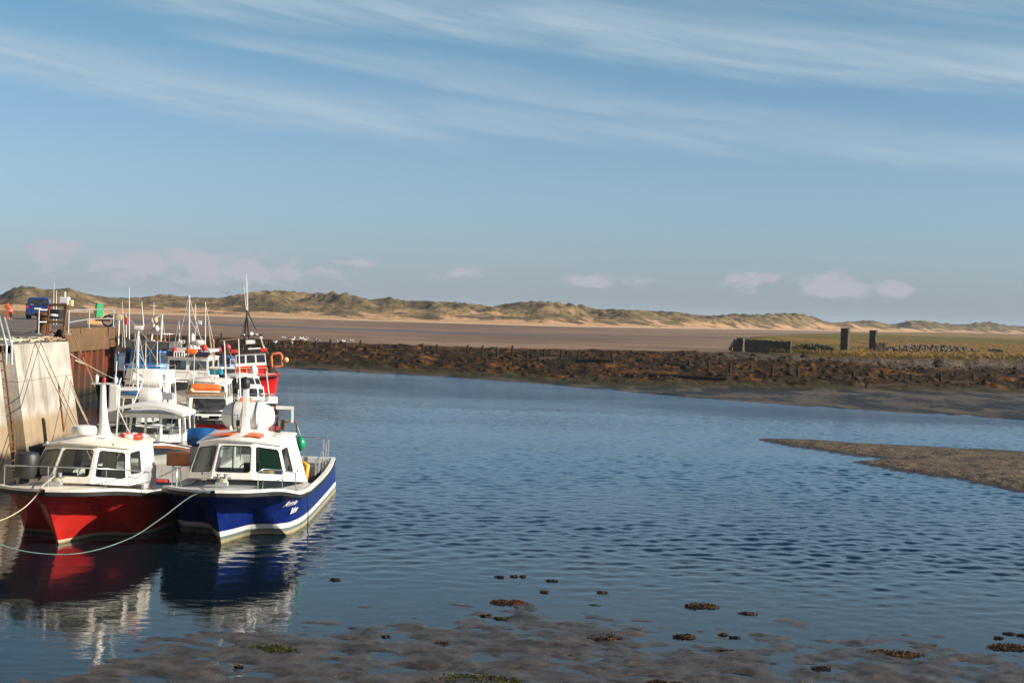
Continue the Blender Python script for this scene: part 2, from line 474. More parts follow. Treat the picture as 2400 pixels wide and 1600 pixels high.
c = t.mix(t.m('MULTIPLY', t.ramp(zs, .04, .22, 1, 0), t.ramp(zs, .0, .1)), c, S('35311a'))
peb = t.noise(p, 2.6, 3, .8)
sh = t.mix(t.ramp(peb, .42, .62), S('332b25'), S('655a4e'))
c = t.mix(t.m('MULTIPLY', zsh, t.ramp(t.m('ADD', zs, t.m('MULTIPLY', t.m('SUBTRACT', n1, .5), .3)), .70, .78)), c, sh)
tuf = t.mix(t.ramp(n1, .4, .6), S('633a14'), S('443d17'))
c = t.mix(t.ramp(t.m('ADD', zs, t.m('MULTIPLY', t.m('SUBTRACT', n1, .5), .10)), .92, .955), c, tuf)
t.put(b.inputs['Base Color'], c); t.put(b.inputs['Roughness'], t.ramp(zs, 0, .1, .45, .85)); b.inputs['Specular IOR Level'].default_value = .12
bn = t.new('ShaderNodeBump'); bn.inputs['Strength'].default_value = .9; bn.inputs['Distance'].default_value = .25
t.put(bn.inputs['Height'], n2); t.put(b.inputs['Normal'], bn.outputs[0])
mb = MB(); mb.rows(rowsl); o = mb.build('bank', m, smooth=180)
a_ = o.data.attributes.new('bank_zone', 'FLOAT_VECTOR', 'POINT')
a_.data.foreach_set('vector', np.array([(u, v, 0) for u, v in att], dtype=np.float32).ravel())
tag(o, kind='structure')
bank_rows = rowsl
def bank_at(px, py):
    """the bank point nearest a sight line (for posts, gulls)"""
    best = None
    i = int(round((px + 300) / 3100 * NXB)); i = max(0, min(NXB, i))
    for j in range(NYB):
        q = Vector(bank_rows[j][i]); d = q - ORG
        y = 800 - F * d.dot(_u) / d.dot(_f)
        e = abs(y - py)
        if best is None or e < best[0]: best = (e, q)
    return best[1]

# ------------------------------------------------------------------ beach and dunes (polar sheets seen from the harbour)
base_d = [(-400, 420), (0, 470), (400, 545), (800, 560), (1200, 575), (1531, 660), (1939, 950), (2200, 1200), (2800, 1500)]
def sight(px):
    d = ray(px, 736 + .0314 * (px - 1200)); v = Vector((d.x, d.y, 0)); return v / v.y
NXC, NYC = 420, 60
rowsl = []; att = []
for j in range(NYC + 1):
    s = j / NYC; rw = []
    for i in range(NXC + 1):
        px = -400 + 3200 * i / NXC
        d0 = P(px, table(top, px)[0], bank_top_z(px)).y - 6; d1 = table(base_d, px)[0] + 12
        y = d0 * (d1 / d0) ** s; v = sight(px) * y
        z = .75 + 1.3 * sstep(.80, 1.0, s) ** 1.5 + fbm(v.x * .01, v.y * .006, 3, 3) * .10
        rw.append((v.x, v.y, z)); att.append((s, px / 2400, 0))
    rowsl.append(rw)
m, t, b = newmat('beach_sand')
p = geopos(t); X, Y, Z = t.xyz(p)
at = t.new('ShaderNodeAttribute', attribute_name='beach_zone').outputs['Vector']
zs, zx, _ = t.xyz(at)
sv = t.new('ShaderNodeCombineXYZ'); t.put(sv.inputs[0], t.m('MULTIPLY', zx, 3.0)); t.put(sv.inputs[1], t.m('MULTIPLY', zs, 16.0))
n1 = t.noise(sv.outputs[0], 1.0, 4, .55, .3)
n2 = t.noise(t.scalev(p, 1, .4, 1), .12, 4, .6)
c = t.mix(t.ramp(n1, .32, .68), S('675345'), S('8c7461'))
c = t.mix(t.m('MULTIPLY', t.ramp(n2, .45, .7), .35), c, S('5c4838'))
wet = t.m('MULTIPLY', t.ramp(t.m('ABSOLUTE', t.m('SUBTRACT', t.m('ADD', zs, t.m('MULTIPLY', t.m('SUBTRACT', n1, .5), .05)), t.ramp(zx, .2, .9, .60, .52, False))), .055, .02), t.ramp(zx, .8, .35, .15, 1))
c = t.mix(t.m('MULTIPLY', wet, .85), c, S('42464e'))
dry = t.ramp(t.m('ADD', zs, t.m('MULTIPLY', t.m('SUBTRACT', n2, .5), .03)), .925, .975)
c = t.mix(dry, c, S('c9a988'))
edge = t.ramp(t.m('ADD', zs, t.m('MULTIPLY', t.m('SUBTRACT', n1, .5), .2)), .13, .05)
c = t.mix(t.m('MULTIPLY', edge, .7), c, S('4a4a38'))
t.put(b.inputs['Base Color'], c)
t.put(b.inputs['Roughness'], t.m('SUBTRACT', .85, t.m('MULTIPLY', wet, .45)))
b.inputs['Specular IOR Level'].default_value = .2
mb = MB(); mb.rows(rowsl); o = mb.build('beach', m, smooth=180)
a_ = o.data.attributes.new('beach_zone', 'FLOAT_VECTOR', 'POINT'); a_.data.foreach_set('vector', np.array(att, dtype=np.float32).ravel())
tag(o, kind='structure')

sil = [(-400, 672), (-60, 690), (0, 692), (30, 674), (60, 670), (110, 679), (150, 675), (204, 688), (275, 698), (336, 696), (377, 690), (449, 696), (510, 698), (551, 691), (612, 682), (653, 680), (714, 686), (796, 686), (837, 694), (877, 703), (908, 696), (949, 704), (1020, 706), (1082, 709), (1153, 717), (1204, 709), (1265, 706), (1327, 711), (1367, 714), (1388, 724), (1428, 724), (1500, 727), (1571, 730), (1632, 737), (1663, 740), (1714, 735), (1786, 737), (1837, 733), (1888, 737), (1928, 750), (1959, 757), (1990, 753), (2041, 751), (2092, 760), (2143, 750), (2194, 755), (2245, 760), (2286, 757), (2306, 753), (2347, 760), (2400, 765), (2800, 778)]
def silel(px):
    py = table(sil, px)[0]; d = ray(px, py); return d.z / math.hypot(d.x, d.y)
NXD, NYD = 1000, 72
cols = []; scl = []
for i in range(NXD + 1):
    px = -400 + 3200 * i / NXD; d0 = table(base_d, px)[0]; cl = []; mx = -9
    wd = 190
    for j in range(NYD + 1):
        s = j / NYD; y = d0 + wd * s; v = sight(px) * y
        wx = v.x + 10 * fbm(v.x * .012, v.y * .012, 8, 2); wy = v.y
        ridge = (1 - abs(noise.noise(Vector((wx * .019, wy * .013, 1.3))))) ** 2
        ridge2 = (1 - abs(noise.noise(Vector((wx * .047, wy * .036, 4.3))))) ** 2
        env = sstep(-.02, .5, s) * (1 - .55 * sstep(.65, 1, s))
        h = env * (.42 + .52 * ridge + .22 * ridge2 + .30 * fbm(wx * .055, wy * .05, 2, 4) + .12 * fbm(wx * .17, wy * .17, 6, 4))
        cl.append((v.x, v.y, h)); r_ = math.hypot(v.x, v.y)
        mx = max(mx, 0) if False else mx
    cols.append(cl)
    # scale so the crest meets the skyline
    tgt = silel(px); lo, hi = 0.0, 60.0
    for _ in range(26):
        k = (lo + hi) / 2
        e = max((2.0 + k * q[2] - EYE) / math.hypot(q[0], q[1]) for q in cl)
        if e < tgt: lo = k
        else: hi = k
    scl.append(k)
ker = 4
sm = [sum(scl[max(0, min(NXD, i + d))] for d in range(-ker, ker + 1)) / (2 * ker + 1) for i in range(NXD + 1)]
rowsl = [[(cols[i][j][0], cols[i][j][1], 1.7 + .3 * min(1, j / 4) + sm[i] * max(0, cols[i][j][2])) for i in range(NXD + 1)] for j in range(NYD + 1)]
m, t, b = newmat('dune_grass')
p = geopos(t); X, Y, Z = t.xyz(p)
N = t.xyz(t.new('ShaderNodeNewGeometry').outputs['Normal'])[2]
n1 = t.noise(p, .05, 5, .62); n2 = t.noise(p, .22, 5, .7); n3 = t.noise(p, .9, 3, .7)
c = t.mix(t.ramp(n1, .35, .65), S('5a4d35'), S('86704d'))
c = t.mix(t.m('MULTIPLY', t.ramp(n2, .48, .62), .9), c, S('2d3120'))
c = t.mix(t.m('MULTIPLY', t.ramp(n3, .5, .75), .5), c, S('8b7a58'))
sand = t.m('ADD', t.m('ADD', t.m('MULTIPLY', t.m('SUBTRACT', n1, .5), 1.9), t.m('MULTIPLY', t.m('SUBTRACT', n2, .5), .9)), t.ramp(Z, 2.0, 9.0, .40, -.45, False))
c = t.mix(t.ramp(sand, .10, .24), c, t.mix(t.ramp(n3, .3, .7), S('a5805f'), S('c29c78')))
t.put(b.inputs['Base Color'], c); b.inputs['Roughness'].default_value = .95; b.inputs['Specular IOR Level'].default_value = .1
bn = t.new('ShaderNodeBump'); bn.inputs['Strength'].default_value = .7; bn.inputs['Distance'].default_value = 1.2
t.put(bn.inputs['Height'], t.m('ADD', n2, t.m('MULTIPLY', n3, .5))); t.put(b.inputs['Normal'], bn.outputs[0])
mb = MB(); mb.rows(rowsl); tag(mb.build('dunes', m, smooth=180), kind='structure')

# far hills on the right and the plain behind the dunes
rowsl = []
for j in range(9):
    s = j / 8; rw = []
    for i in range(121):
        px = -400 + 3300 * i / 120; v = sight(px) * (3600 + 900 * s)
        k = table([(-400, 3), (1500, 4), (1900, 16), (2050, 13), (2200, 15), (2400, 22), (2900, 30)], px)[0]
        rw.append((v.x, v.y, -4 + 12 * sstep(0, .3, s) * 0 + k * math.sin(math.pi * min(1, s * 1.2)) ** .7 * (1 + .18 * fbm(px * .012, s * 2, 3, 4)) if 0 < s < .9 else -4))
    rowsl.append(rw)
mb = MB(); mb.rows(rowsl); tag(mb.build('hills', paint('hill_grass', (.07, .085, .05), .9, scale=.01), smooth=180), kind='structure')
mb = MB(); mb.rows([[(-9000, 380, -2.0), (9000, 380, -2.0)], [(-9000, 9000, -2.0), (9000, 9000, -2.0)]])
tag(mb.build('ground', paint('plain_ground', (.10, .09, .06), .9, scale=.02)), kind='structure')

# ------------------------------------------------------------------ salt marsh turf on the right
near = [(1712, 806), (1760, 815), (1850, 824), (1950, 832), (2050, 838), (2200, 841), (2400, 844), (2800, 852)]
far = [(1712, 803), (1735, 791), (1800, 786), (1900, 781), (2100, 777), (2400, 781), (2800, 790)]
rowsl = []
for j in range(61):
    s = j / 60; rw = []
    for i in range(221):
        px = 1712 + (2800 - 1712) * i / 220
        a, c_ = P(px, table(near, px)[0], 1.95), P(px, table(far, px)[0], 2.3)
        y = a.y * (c_.y / a.y) ** s; q = a.lerp(c_, (y - a.y) / (c_.y - a.y + 1e-6))
        z = q.z + fbm(q.x * .12, q.y * .05, 3, 4) * .16 + fbm(q.x * .7, q.y * .3, 3, 3) * .10
        edge_ = min(i / 14, j / 5, (60 - j) / 3)
        z -= (1 - sstep(0, 1, edge_ + .35 * fbm(q.x * .2, q.y * .08, 9, 3))) * 1.1 * (1 if j < 30 or i < 14 else 1)
        if j == 0: z = min(z, 1.3)
        if j == 60 or i == 0: z = .4
        rw.append((q.x, q.y, z))
    rowsl.append(rw)
m, t, b = newmat('marsh_turf')
p = geopos(t)
n1 = t.noise(t.scalev(p, 1, .22, 1), .09, 4, .6); n2 = t.noise(t.scalev(p, 1, .35, 1), .8, 4, .7)
Yp = t.xyz(p)[1]
c = t.mix(t.ramp(n1, .50, .64), S('80622f'), S('53511f'))
c = t.mix(t.m('MULTIPLY', t.ramp(t.m('ADD', Yp, t.m('MULTIPLY', t.m('SUBTRACT', n1, .5), 160)), 330, 420), .55), c, S('55571f'))
c = t.mix(t.m('MULTIPLY', t.ramp(t.m('ADD', Yp, t.m('MULTIPLY', t.m('SUBTRACT', n1, .5), 200)), 560, 700), .8), c, S('8a7248'))
c = t.mix(t.m('MULTIPLY', t.ramp(n2, .5, .72), .6), c, S('34381a'))
t.put(b.inputs['Base Color'], c); b.inputs['Roughness'].default_value = .95; b.inputs['Specular IOR Level'].default_value = .1
bn = t.new('ShaderNodeBump'); bn.inputs['Strength'].default_value = .8; bn.inputs['Distance'].default_value = .3
t.put(bn.inputs['Height'], n2); t.put(b.inputs['Normal'], bn.outputs[0])
mb = MB(); mb.rows(rowsl); tag(mb.build('grassland', m, smooth=180), kind='structure')

# sea air between the harbour and the dunes
m, t, b = newmat('sea_haze'); t.n.remove(b)
v = t.new('ShaderNodeVolumePrincipled'); v.inputs['Color'].default_value = (.62, .78, .95, 1); v.inputs['Density'].default_value = .00013
t.l.new(v.outputs[0], t.n['Material Output'].inputs['Volume'])
mb = MB(); mb.box((0, 4200, 22), (9000, 9000, 50)); tag(mb.build('haze', m), kind='stuff')
# ------------------------------------------------------------------ boat kit (bow towards -Y, port side +X)
WHITE = paint('white_gelcoat', (.82, .79, .74), .32, .06, .22)
CREAM = paint('cream_gelcoat', (.80, .74, .64), .35, .06, .25)
GREYDECK = paint('grey_deck_paint', (.45, .45, .45), .6, .10, .25)
PALEDECK = paint('pale_deck_paint', (.66, .64, .60), .55, .08, .3)
BLACK = paint('black_rubber', (.018, .018, .02), .5, .2)
STEEL = paint('stainless_tube', (.62, .62, .62), .28, .05, metal=.9)
GALV = paint('galvanised_steel', (.50, .51, .51), .5, .12, .2, metal=.5)
RUST = paint('rusty_steel', (.16, .075, .035), .8, .35, .5, grimecol=(.05, .03, .02))
TIMBER = paint('varnished_wood', (.20, .075, .03), .35, .25)
OLDWOOD = paint('weathered_wood', (.36, .24, .14), .7, .25, .3)
ORANGE = paint('orange_paint', (.80, .16, .03), .45, .10)
REDPL = paint('red_plastic', (.62, .03, .02), .4, .1)
GREENPL = paint('green_buoy', (.01, .28, .11), .3, .08)
BLUEPL = paint('blue_plastic', (.015, .10, .30), .4, .08)
YELLOW = paint('yellow_oilskin', (.75, .33, .02), .5, .15)
DARK = paint('dark_interior', (.03, .03, .033), .7, .2)
NAVY = paint('navy_paint', (.012, .018, .05), .35, .1)
LTBLUE = paint('light_blue_paint', (.01, .16, .46), .35, .08, .15)
TRIMBLUE = paint('blue_trim', (.02, .09, .25), .4, .08)
TEAL = paint('teal_plastic', (.01, .24, .34), .45, .1)
GREYPL = paint('grey_plastic', (.36, .36, .40), .45, .1)
BUFF = paint('buff_paint', (.62, .40, .20), .5, .1)
ROPE = paint('pale_rope', (.50, .44, .34), .9, .2)
TEALROPE = paint('teal_rope', (.15, .24, .22), .9, .25)
DARKGREY = paint('dark_grey_canvas', (.085, .085, .09), .75, .2)

def glass_mat():
    m, t, b = newmat('window_glass')
    b.inputs['Base Color'].default_value = (.02, .025, .03, 1); b.inputs['Roughness'].default_value = .03
    tr = t.new('ShaderNodeBsdfTransparent'); tr.inputs[0].default_value = (.80, .86, .85, 1)
    ms = t.new('ShaderNodeMixShader'); fr = t.new('ShaderNodeFresnel'); fr.inputs[0].default_value = 1.5
    t.put(ms.inputs[0], t.m('ADD', t.m('MULTIPLY', fr.outputs[0], 1.0), .14, clamp=True))
    t.l.new(tr.outputs[0], ms.inputs[1]); t.l.new(b.outputs[0], ms.inputs[2])
    t.l.new(ms.outputs[0], t.n['Material Output'].inputs[0]); return m
GLASS = glass_mat()
def tint_mat():
    m, t, b = newmat('dark_window_glass')
    n = t.noise(objco(t), 4, 3, .6)
    t.put(b.inputs['Base Color'], t.mix(t.ramp(n, .35, .7), (.012, .015, .018), (.05, .055, .06)))
    b.inputs['Roughness'].default_value = .05; return m
TINT = tint_mat()

def hull_paint(name, top_c, stripe, low, z1, z2, rough=.25, mid=None):
    """topsides, boot stripe and bottom paint by height above the waterline, salt and scuffs"""
    m, t, b = newmat(name)
    co = objco(t); X, Y, Z = t.xyz(co)
    n1 = t.noise(co, 1.6, 4, .6); n2 = t.noise(t.scalev(co, 6, 6, .8), 1.5, 5, .7)
    Zb = t.m('ADD', Z, t.m('MULTIPLY', t.m('SUBTRACT', n2, .5), .02))
    tp = t.mix(t.ramp(n1, .3, .7), tuple(x * .86 for x in top_c), tuple(min(1, x * 1.08) for x in top_c))
    tp = t.mix(t.m('MULTIPLY', t.ramp(n2, .56, .78), .34), tp, (.22, .17, .14))
    lo = t.mix(t.ramp(n2, .35, .7), tuple(x * .75 for x in low), low)
    c = t.mix(t.m('GREATER_THAN', Zb, z1), lo, stripe)
    if mid: c = t.mix(t.m('MULTIPLY', t.m('GREATER_THAN', Zb, z1 - .10), t.m('LESS_THAN', Zb, z1)), c, mid)
    c = t.mix(t.m('GREATER_THAN', Z, z2), c, tp)
    slime = t.ramp(t.m('ADD', Z, t.m('MULTIPLY', t.m('SUBTRACT', n2, .5), .10)), .10, .0)
    c = t.mix(t.m('MULTIPLY', slime, .6), c, (.09, .085, .035))
    t.put(b.inputs['Base Color'], c); t.put(b.inputs['Roughness'], t.ramp(n1, .3, .7, rough, rough * 1.7))
    return m

GUN = [(0, .02), (.08, .26), (.3, .50), (.6, .67), (1.0, .79), (1.8, .93), (3, 1.0), (6, 1.02), (10, .97), (12, .90)]
def hull(root, L, B, hb, hm, hs, mat, knuckle=True, strake=BLACK, cap=WHITE, deckm=PALEDECK, wellm=PALEDECK, yd=5.4, floor=.35, well=True):
    ky = L / 12.0; kb = min(1.0, L / 11.0)
    def gy(y): return y / kb if y < 3 * kb else 3 + (y - 3 * kb) * 9 / (L - 3 * kb)
    zt = [(0, hb), (.8, hb - .03), (1.4, hb - .10), (2.0, hb - (hb - hm) * .45), (3.0, hb - (hb - hm) * .78), (5, hm), (8.5, hm), (12, hs)]
    gun = lambda y: (table(GUN, gy(y))[0] * B, table(zt, gy(y))[0])
    q = hb / 1.5
    if knuckle:
        ch = [(.36, .02, 1.08), (1.0, .30, 1.07), (1.6, .46, .98), (2.15, .58, .66), (2.6, .72, .22), (3.2, .86, -.10), (5, .96, -.16), (12, .94, -.12)]
        rec = [(.36, .0), (.9, .06), (1.5, .10), (2.1, .14), (2.7, .12), (3.6, .03), (12, .03)]
    else:
        ch = [(.36, .02, 1.08), (1.0, .24, .85), (2.0, .48, .5), (3.2, .68, .2), (5, .82, .0), (12, .80, .05)]
        rec = [(.36, .0), (12, .0)]
    kl = [(1.55, .015, -.42), (3, .02, -.60), (12, .02, -.60)]
    us = [0, .012, .03, .055, .085, .12, .16, .2, .25, .3, .36, .42, .5, .58, .67, .76, .84, .92, 1.0]
    def line(fn, y0): return [(y0 * kb + (L - y0 * kb) * (u ** 1.25)) for u in us]
    rowsS = []
    yg, yc, yk = line(None, 0), line(None, .36), line(None, 1.55)
    for i, u in enumerate(us):
        gx, gz = gun(yg[i])
        cx, cz = table(ch, gy(yc[i])); cx *= B; cz *= q
        rx = table(rec, gy(yc[i]))[0] * B
        kx, kz = table(kl, gy(yk[i]))
        if u == 0: gx = .02; cx = .02; rx = 0
        st = []
        for tt in (0, .15, .35, .6, .82, 1):
            e = tt ** 1.35 if tt > 0 else 0
            fl = 1.0 if i > 0 else 0
            st.append((cx + (gx - cx) * (e if knuckle or i < 8 else tt ** .8), yc[i] + (yg[i] - yc[i]) * tt, cz + (gz - cz) * tt))
        st = st[::-1]
        ix = max(.012, cx - rx)
        st.append((ix, yc[i], cz - .015 if rx > 0 else cz - .004))
        for tt in (.25, .55, .8, 1):
            st.append((ix + (kx - ix) * tt ** 1.3, yc[i] + (yk[i] - yc[i]) * tt, cz - .015 + (kz - cz + .015) * tt ** .95))
        rowsS.append(st)
    mb = MB()
    mb.rows(rowsS)
    mb.rows([[(-x, y, z) for x, y, z in st] for st in rowsS])
    n = len(rowsS[0])
    mb.rows([[p_, (-p_[0], p_[1], p_[2])] for p_ in rowsS[0]])           # stem
    mb.rows([[p_, (-p_[0], p_[1], p_[2])] for p_ in rowsS[-1]])          # transom
    ho = mb.build('hull', mat, root, smooth=32)
    bm = bmesh.new(); bm.from_mesh(ho.data); bmesh.ops.remove_doubles(bm, verts=bm.verts, dist=.0005)
    bmesh.ops.recalc_face_normals(bm, faces=bm.faces); bm.to_mesh(ho.data); bm.free()
    ho.data.set_sharp_from_angle(angle=R(32))
    # cap and rubbing strake follow the sheer
    ys = [L * (k / 60.0) ** 1.5 for k in range(61)]
    cp, sk = MB(), MB()
    for sgn in (1, -1):
        rc, rs = [], []
        for y in ys:
            x, z = gun(y); inner = max(.004, x - .10)
            yy = y - (.03 if y < .3 else 0)
            rc.append([(sgn * (x + .025), yy, z - .035), (sgn * (x + .025), yy, z + .03), (sgn * inner, y + .04, z + .03), (sgn * inner, y + .04, z - .035)])
            rs.append([(sgn * (x - .03), y, z - .145), (sgn * (x + .045), yy - .02, z - .13), (sgn * (x + .055), yy - .02, z - .05), (sgn * (x - .03), y, z - .037)])
        cp.rows(rc, True); sk.rows(rs, True)
    x, z = gun(L); cp.box((0, L - .05, z), (2 * x - .21, .10, .06))
    cp.build('gunwale', cap, root, smooth=50)
    sk.build('rubbing_strake', strake, root, smooth=50)
    # foredeck, side decks, cockpit well
    dk = MB(); rr = []
    for y in [y for y in ys if y < yd] + [yd]:
        x, z = gun(y); x = max(.003, x - .095); z -= .03
        rr.append([(-x, y + .04, z), (-x * .55, y + .04, z + .05), (0, y + .04, z + .07), (x * .55, y + .04, z + .05), (x, y + .04, z)])
    dk.rows(rr); dk.build('foredeck', deckm, root, smooth=60)
    wl = MB(); yy = [yd + .04] + [y for y in ys if y > yd + .1 and y < L - .1] + [L - .1]
    for sgn in (1, -1):
        a = []
        for y in yy:
            x, z = gun(y)
            a.append([(sgn * (x - .10), y, z - .03), (sgn * (x - .13), y, z - .05), (sgn * (x - .18), y, floor)])
        wl.rows(a)
    wl.rows([[(-(gun(y)[0] - .18), y, floor), (gun(y)[0] - .18, y, floor)] for y in yy])
    x, z = gun(L - .1); wl.rows([[(-x + .18, L - .1, floor), (x - .18, L - .1, floor)], [(-x + .10, L - .1, z - .03), (x - .10, L - .1, z - .03)]])
    x, z = gun(yd); wl.rows([[(-x + .18, yd + .04, floor), (x - .18, yd + .04, floor)], [(-x + .10, yd + .04, z - .03), (x - .10, yd + .04, z - .03)]])
    wl.build('cockpit', wellm, root, smooth=40)
    return ho, gun

def facet(mw, a, b, c, d, win=None, rc=.07):
    """a quad wall panel a-b-c-d (bottom left, bottom right, top right, top left); win = hole in panel coordinates. Returns the hole's outline."""
    a, b, c, d = map(Vector, (a, b, c, d))
    if not win:
        mw.add([a, b, c, d], [(0, 1, 2, 3)]); return None
    f = lambda u, v: a.lerp(b, u).lerp(d.lerp(c, u), v)
    u0, u1, v0, v1 = win
    wd = ((b - a).length + (c - d).length) / 2; ht = ((d - a).length + (c - b).length) / 2
    ru, rv = min(rc / wd, (u1 - u0) * .45), min(rc / ht, (v1 - v0) * .45)
    cs = [(u0 + ru, v0 + rv, 180), (u1 - ru, v0 + rv, 270), (u1 - ru, v1 - rv, 0), (u0 + ru, v1 - rv, 90)]
    K = 4; hole = []; vs = [a, b, c, d]; fs = []
    for (cu, cv_, a0) in cs:
        for k in range(K + 1):
            g = R(a0 + 90 * k / K); q = f(cu + ru * math.cos(g), cv_ + rv * math.sin(g)); hole.append(q)
    vs += hole; o = 4
    for ci in range(4):
        for k in range(K): fs.append((ci, o + ci * (K + 1) + k + 1, o + ci * (K + 1) + k))
        nx = (ci + 1) % 4
        fs.append((ci, nx, o + nx * (K + 1), o + ci * (K + 1) + K))
    mw.add(vs, fs)
    return hole

def wheelhouse(root, rb, rt, wins, mat=WHITE, roofm=WHITE, glass=TINT, over=.08, thick=.07, camber=.10, rc=.07, gasket=True, name='wheelhouse', floorz=None, open_back=False, inside=True):
    mw = MB(); holes = []; n = len(rb)
    for i in range(n):
        if open_back and i == open_back: continue
        j = (i + 1) % n
        for wv in ([wins.get(i)] if not isinstance(wins.get(i), list) else [wins[i]]):
            if isinstance(wv, list):                     # several windows side by side on one wall
                k = len(wv); A, B_, C, D_ = map(Vector, (rb[i], rb[j], rt[j], rt[i]))
                for q in range(k):
                    s0, s1 = wv[q][0], wv[q][1]
                    h = facet(mw, A.lerp(B_, s0), A.lerp(B_, s1), D_.lerp(C, s1), D_.lerp(C, s0), wv[q][2], rc)
                    if h: holes.append(h)
            else:
                h = facet(mw, rb[i], rb[j], rt[j], rt[i], wv, rc)
                if h: holes.append(h)
    wo = mw.build(name, mat, root, fix=False, solid=.045)
    for h in holes:
        c0 = sum((Vector(p_) for p_ in h), Vector()) / len(h)
        nn = (h[5] - h[0]).cross(h[10] - h[0]).normalized()
        mb = MB(); mb.add([p_ - nn * .02 for p_ in h], [tuple(range(len(h)))])
        g = mb.build('window', glass, wo, fix=False)
        if gasket:
            mb = MB(); mb.tube([p_ + nn * .004 for p_ in h], .012, 5, closed=True); mb.build('window_seal', BLACK, wo, smooth=180)
    # roof
    cx = sum(p_[0] for p_ in rt) / n; cy = sum(p_[1] for p_ in rt) / n
    def ring(k, dz):
        out = []
        for p_ in rt:
            v = Vector((p_[0] - cx, p_[1] - cy)); l = v.length; v = v * ((l + k) / l)
            out.append((cx + v.x, cy + v.y, p_[2] + dz))
        return out
    mr = MB()
    zc = max(p_[2] for p_ in rt)
    r0, r1, r2 = ring(over, .002), ring(over + .01, thick * .6), ring(over - .06, thick)
    r3 = [(cx + (p_[0] - cx) * .55, cy + (p_[1] - cy) * .7, max(p_[2], p_[2] * .4 + (zc + thick + camber * .75) * .6)) for p_ in r2]
    r4 = [(cx + (p_[0] - cx) * .12, cy + (p_[1] - cy) * .6, zc + thick + camber) for p_ in r2]
    mr.rows([r0, r1, r2, r3, r4], True)
    mr.add(r4, [tuple(range(n))]); mr.add(r0, [tuple(reversed(range(n)))])
    ro = mr.build('roof', roofm, root, smooth=35)
    if inside:
        mb = MB(); f = [(p_[0] * .94, cy + (p_[1] - cy) * .94) for p_ in rb]
        zf = (floorz if floorz is not None else min(p_[2] for p_ in rb)) + .02
        mb.add([(x, y, zf) for x, y in f], [tuple(range(n))])
        yf = min(p_[1] for p_ in rb)
        zb = max(p_[2] for p_ in rb)
        mb.box((.0, yf + .55, zb + .04), (max(p_[0] for p_ in rb) * 1.2, .4, .12))
        mb.box((.30, yf + 1.2, zb + .05), (.42, .12, .5)); mb.box((-.45, yf + 1.3, zb - .05), (.42, .42, .25))
        mb.tube([(.2 + .16 * math.cos(a_), yf + .80, zb + .16 + .16 * math.sin(a_)) for a_ in [k * math.pi / 6 for k in range(12)]], .015, 5, closed=True)
        mb.build('helm_station', DARK, root)
    return wo, ro

def ring6(wf, wo, wb, yf, yo, yb, z0, zo, zb, lean=0.0):
    """front middle pair, front outer pair, back pair, counter-clockwise from above"""
    return [(-wf, yf, z0), (wf, yf, z0), (wo, yo, zo), (wb, yb, zb), (-wb, yb, zb), (-wo, yo, zo)]

def rail(root, path, stanch, r=.016, name='rail', mat=STEEL):
    mb = MB(); mb.tube(path, r, 6)
    for a_, b_ in stanch: mb.tube([a_, b_], r * .85, 6)
    return mb.build(name, mat, root, smooth=60)
def pole(root, w0, w1, r0=.02, r1=None, name='aerial', mat=WHITE):
    mb = MB(); mb.tube([loc_of(root, w0), loc_of(root, w1)], [r0, r1 if r1 else r0 * .6], 6)
    return mb.build(name, mat, root, smooth=60)
def boat(name, x, y, rz, label, ry=0.0, group='fishing boats moored by the quay'):
    o = empty(name, (x, y, 0), R(rz), R(ry)); return tag(o, label, 'boat', group)
def raft_canister(root, c, L=.9, r=.25, mat=ORANGE, axis='X', name='raft_case', parent=None):
    mb = MB(); mb.lathe(c, [(r * .72, -L / 2), (r * .95, -L * .42), (r, -L * .3), (r, -.012), (r * 1.05, -.012), (r * 1.05, .012), (r, .012), (r, L * .3), (r * .95, L * .42), (r * .72, L / 2)], 18, axis)
    return mb.build(name, mat, parent or root, smooth=40)
def lifering(root, c, rr=.30, tr=.06, nrm='Z', tilt=0.0, name='lifebuoy'):
    """red and white ring in four quarters"""
    out = None
    base = MB(); pts = []
    for k in range(24):
        g = 2 * math.pi * k / 24; x, y = rr * math.cos(g), rr * math.sin(g)
        pts.append((c[0] + x, c[1] + y, c[2]) if nrm == 'Z' else (c[0] + x, c[1], c[2] + y))
    base.tube(pts, tr, 10, closed=True)
    o = base.build(name, WHITE, root, smooth=180)
    for q in range(4):
        mb = MB(); pts = []
        for k in range(7):
            g = math.pi / 2 * q + .35 + (math.pi / 2 - .70) * k / 6; x, y = rr * math.cos(g), rr * math.sin(g)
            pts.append((c[0] + x, c[1] + y, c[2]) if nrm == 'Z' else (c[0] + x, c[1], c[2] + y))
        mb.tube(pts, tr + .006, 10); mb.build('red_band', REDPL, o, smooth=60)
    return o
def bollard(root, c, s=1.0):
    mb = MB()
    mb.box((c[0], c[1], c[2] + .05), (.26 * s, .2 * s, .10))
    for dx in (-.08, .08): mb.lathe((c[0] + dx * s, c[1], c[2] + .1), [(.04 * s, 0), (.04 * s, .16), (.055 * s, .17), (.055 * s, .2)], 8)
    mb.tube([(c[0] - .2 * s, c[1], c[2] + .2), (c[0] + .2 * s, c[1], c[2] + .2)], .025 * s, 6)
    o = mb.build('mooring_bitts', GALV, root, smooth=40)
    mb = MB()
    for k in range(3):
        mb.tube([(c[0] + .11 * s * math.cos(g), c[1] + .09 * s * math.sin(g), c[2] + .12 + .03 * k + .012 * math.sin(g * 2)) for g in [i * math.pi / 5 for i in range(10)]], .016, 5, closed=True)
    mb.build('rope_turns', ROPE, o, smooth=180)
    return o
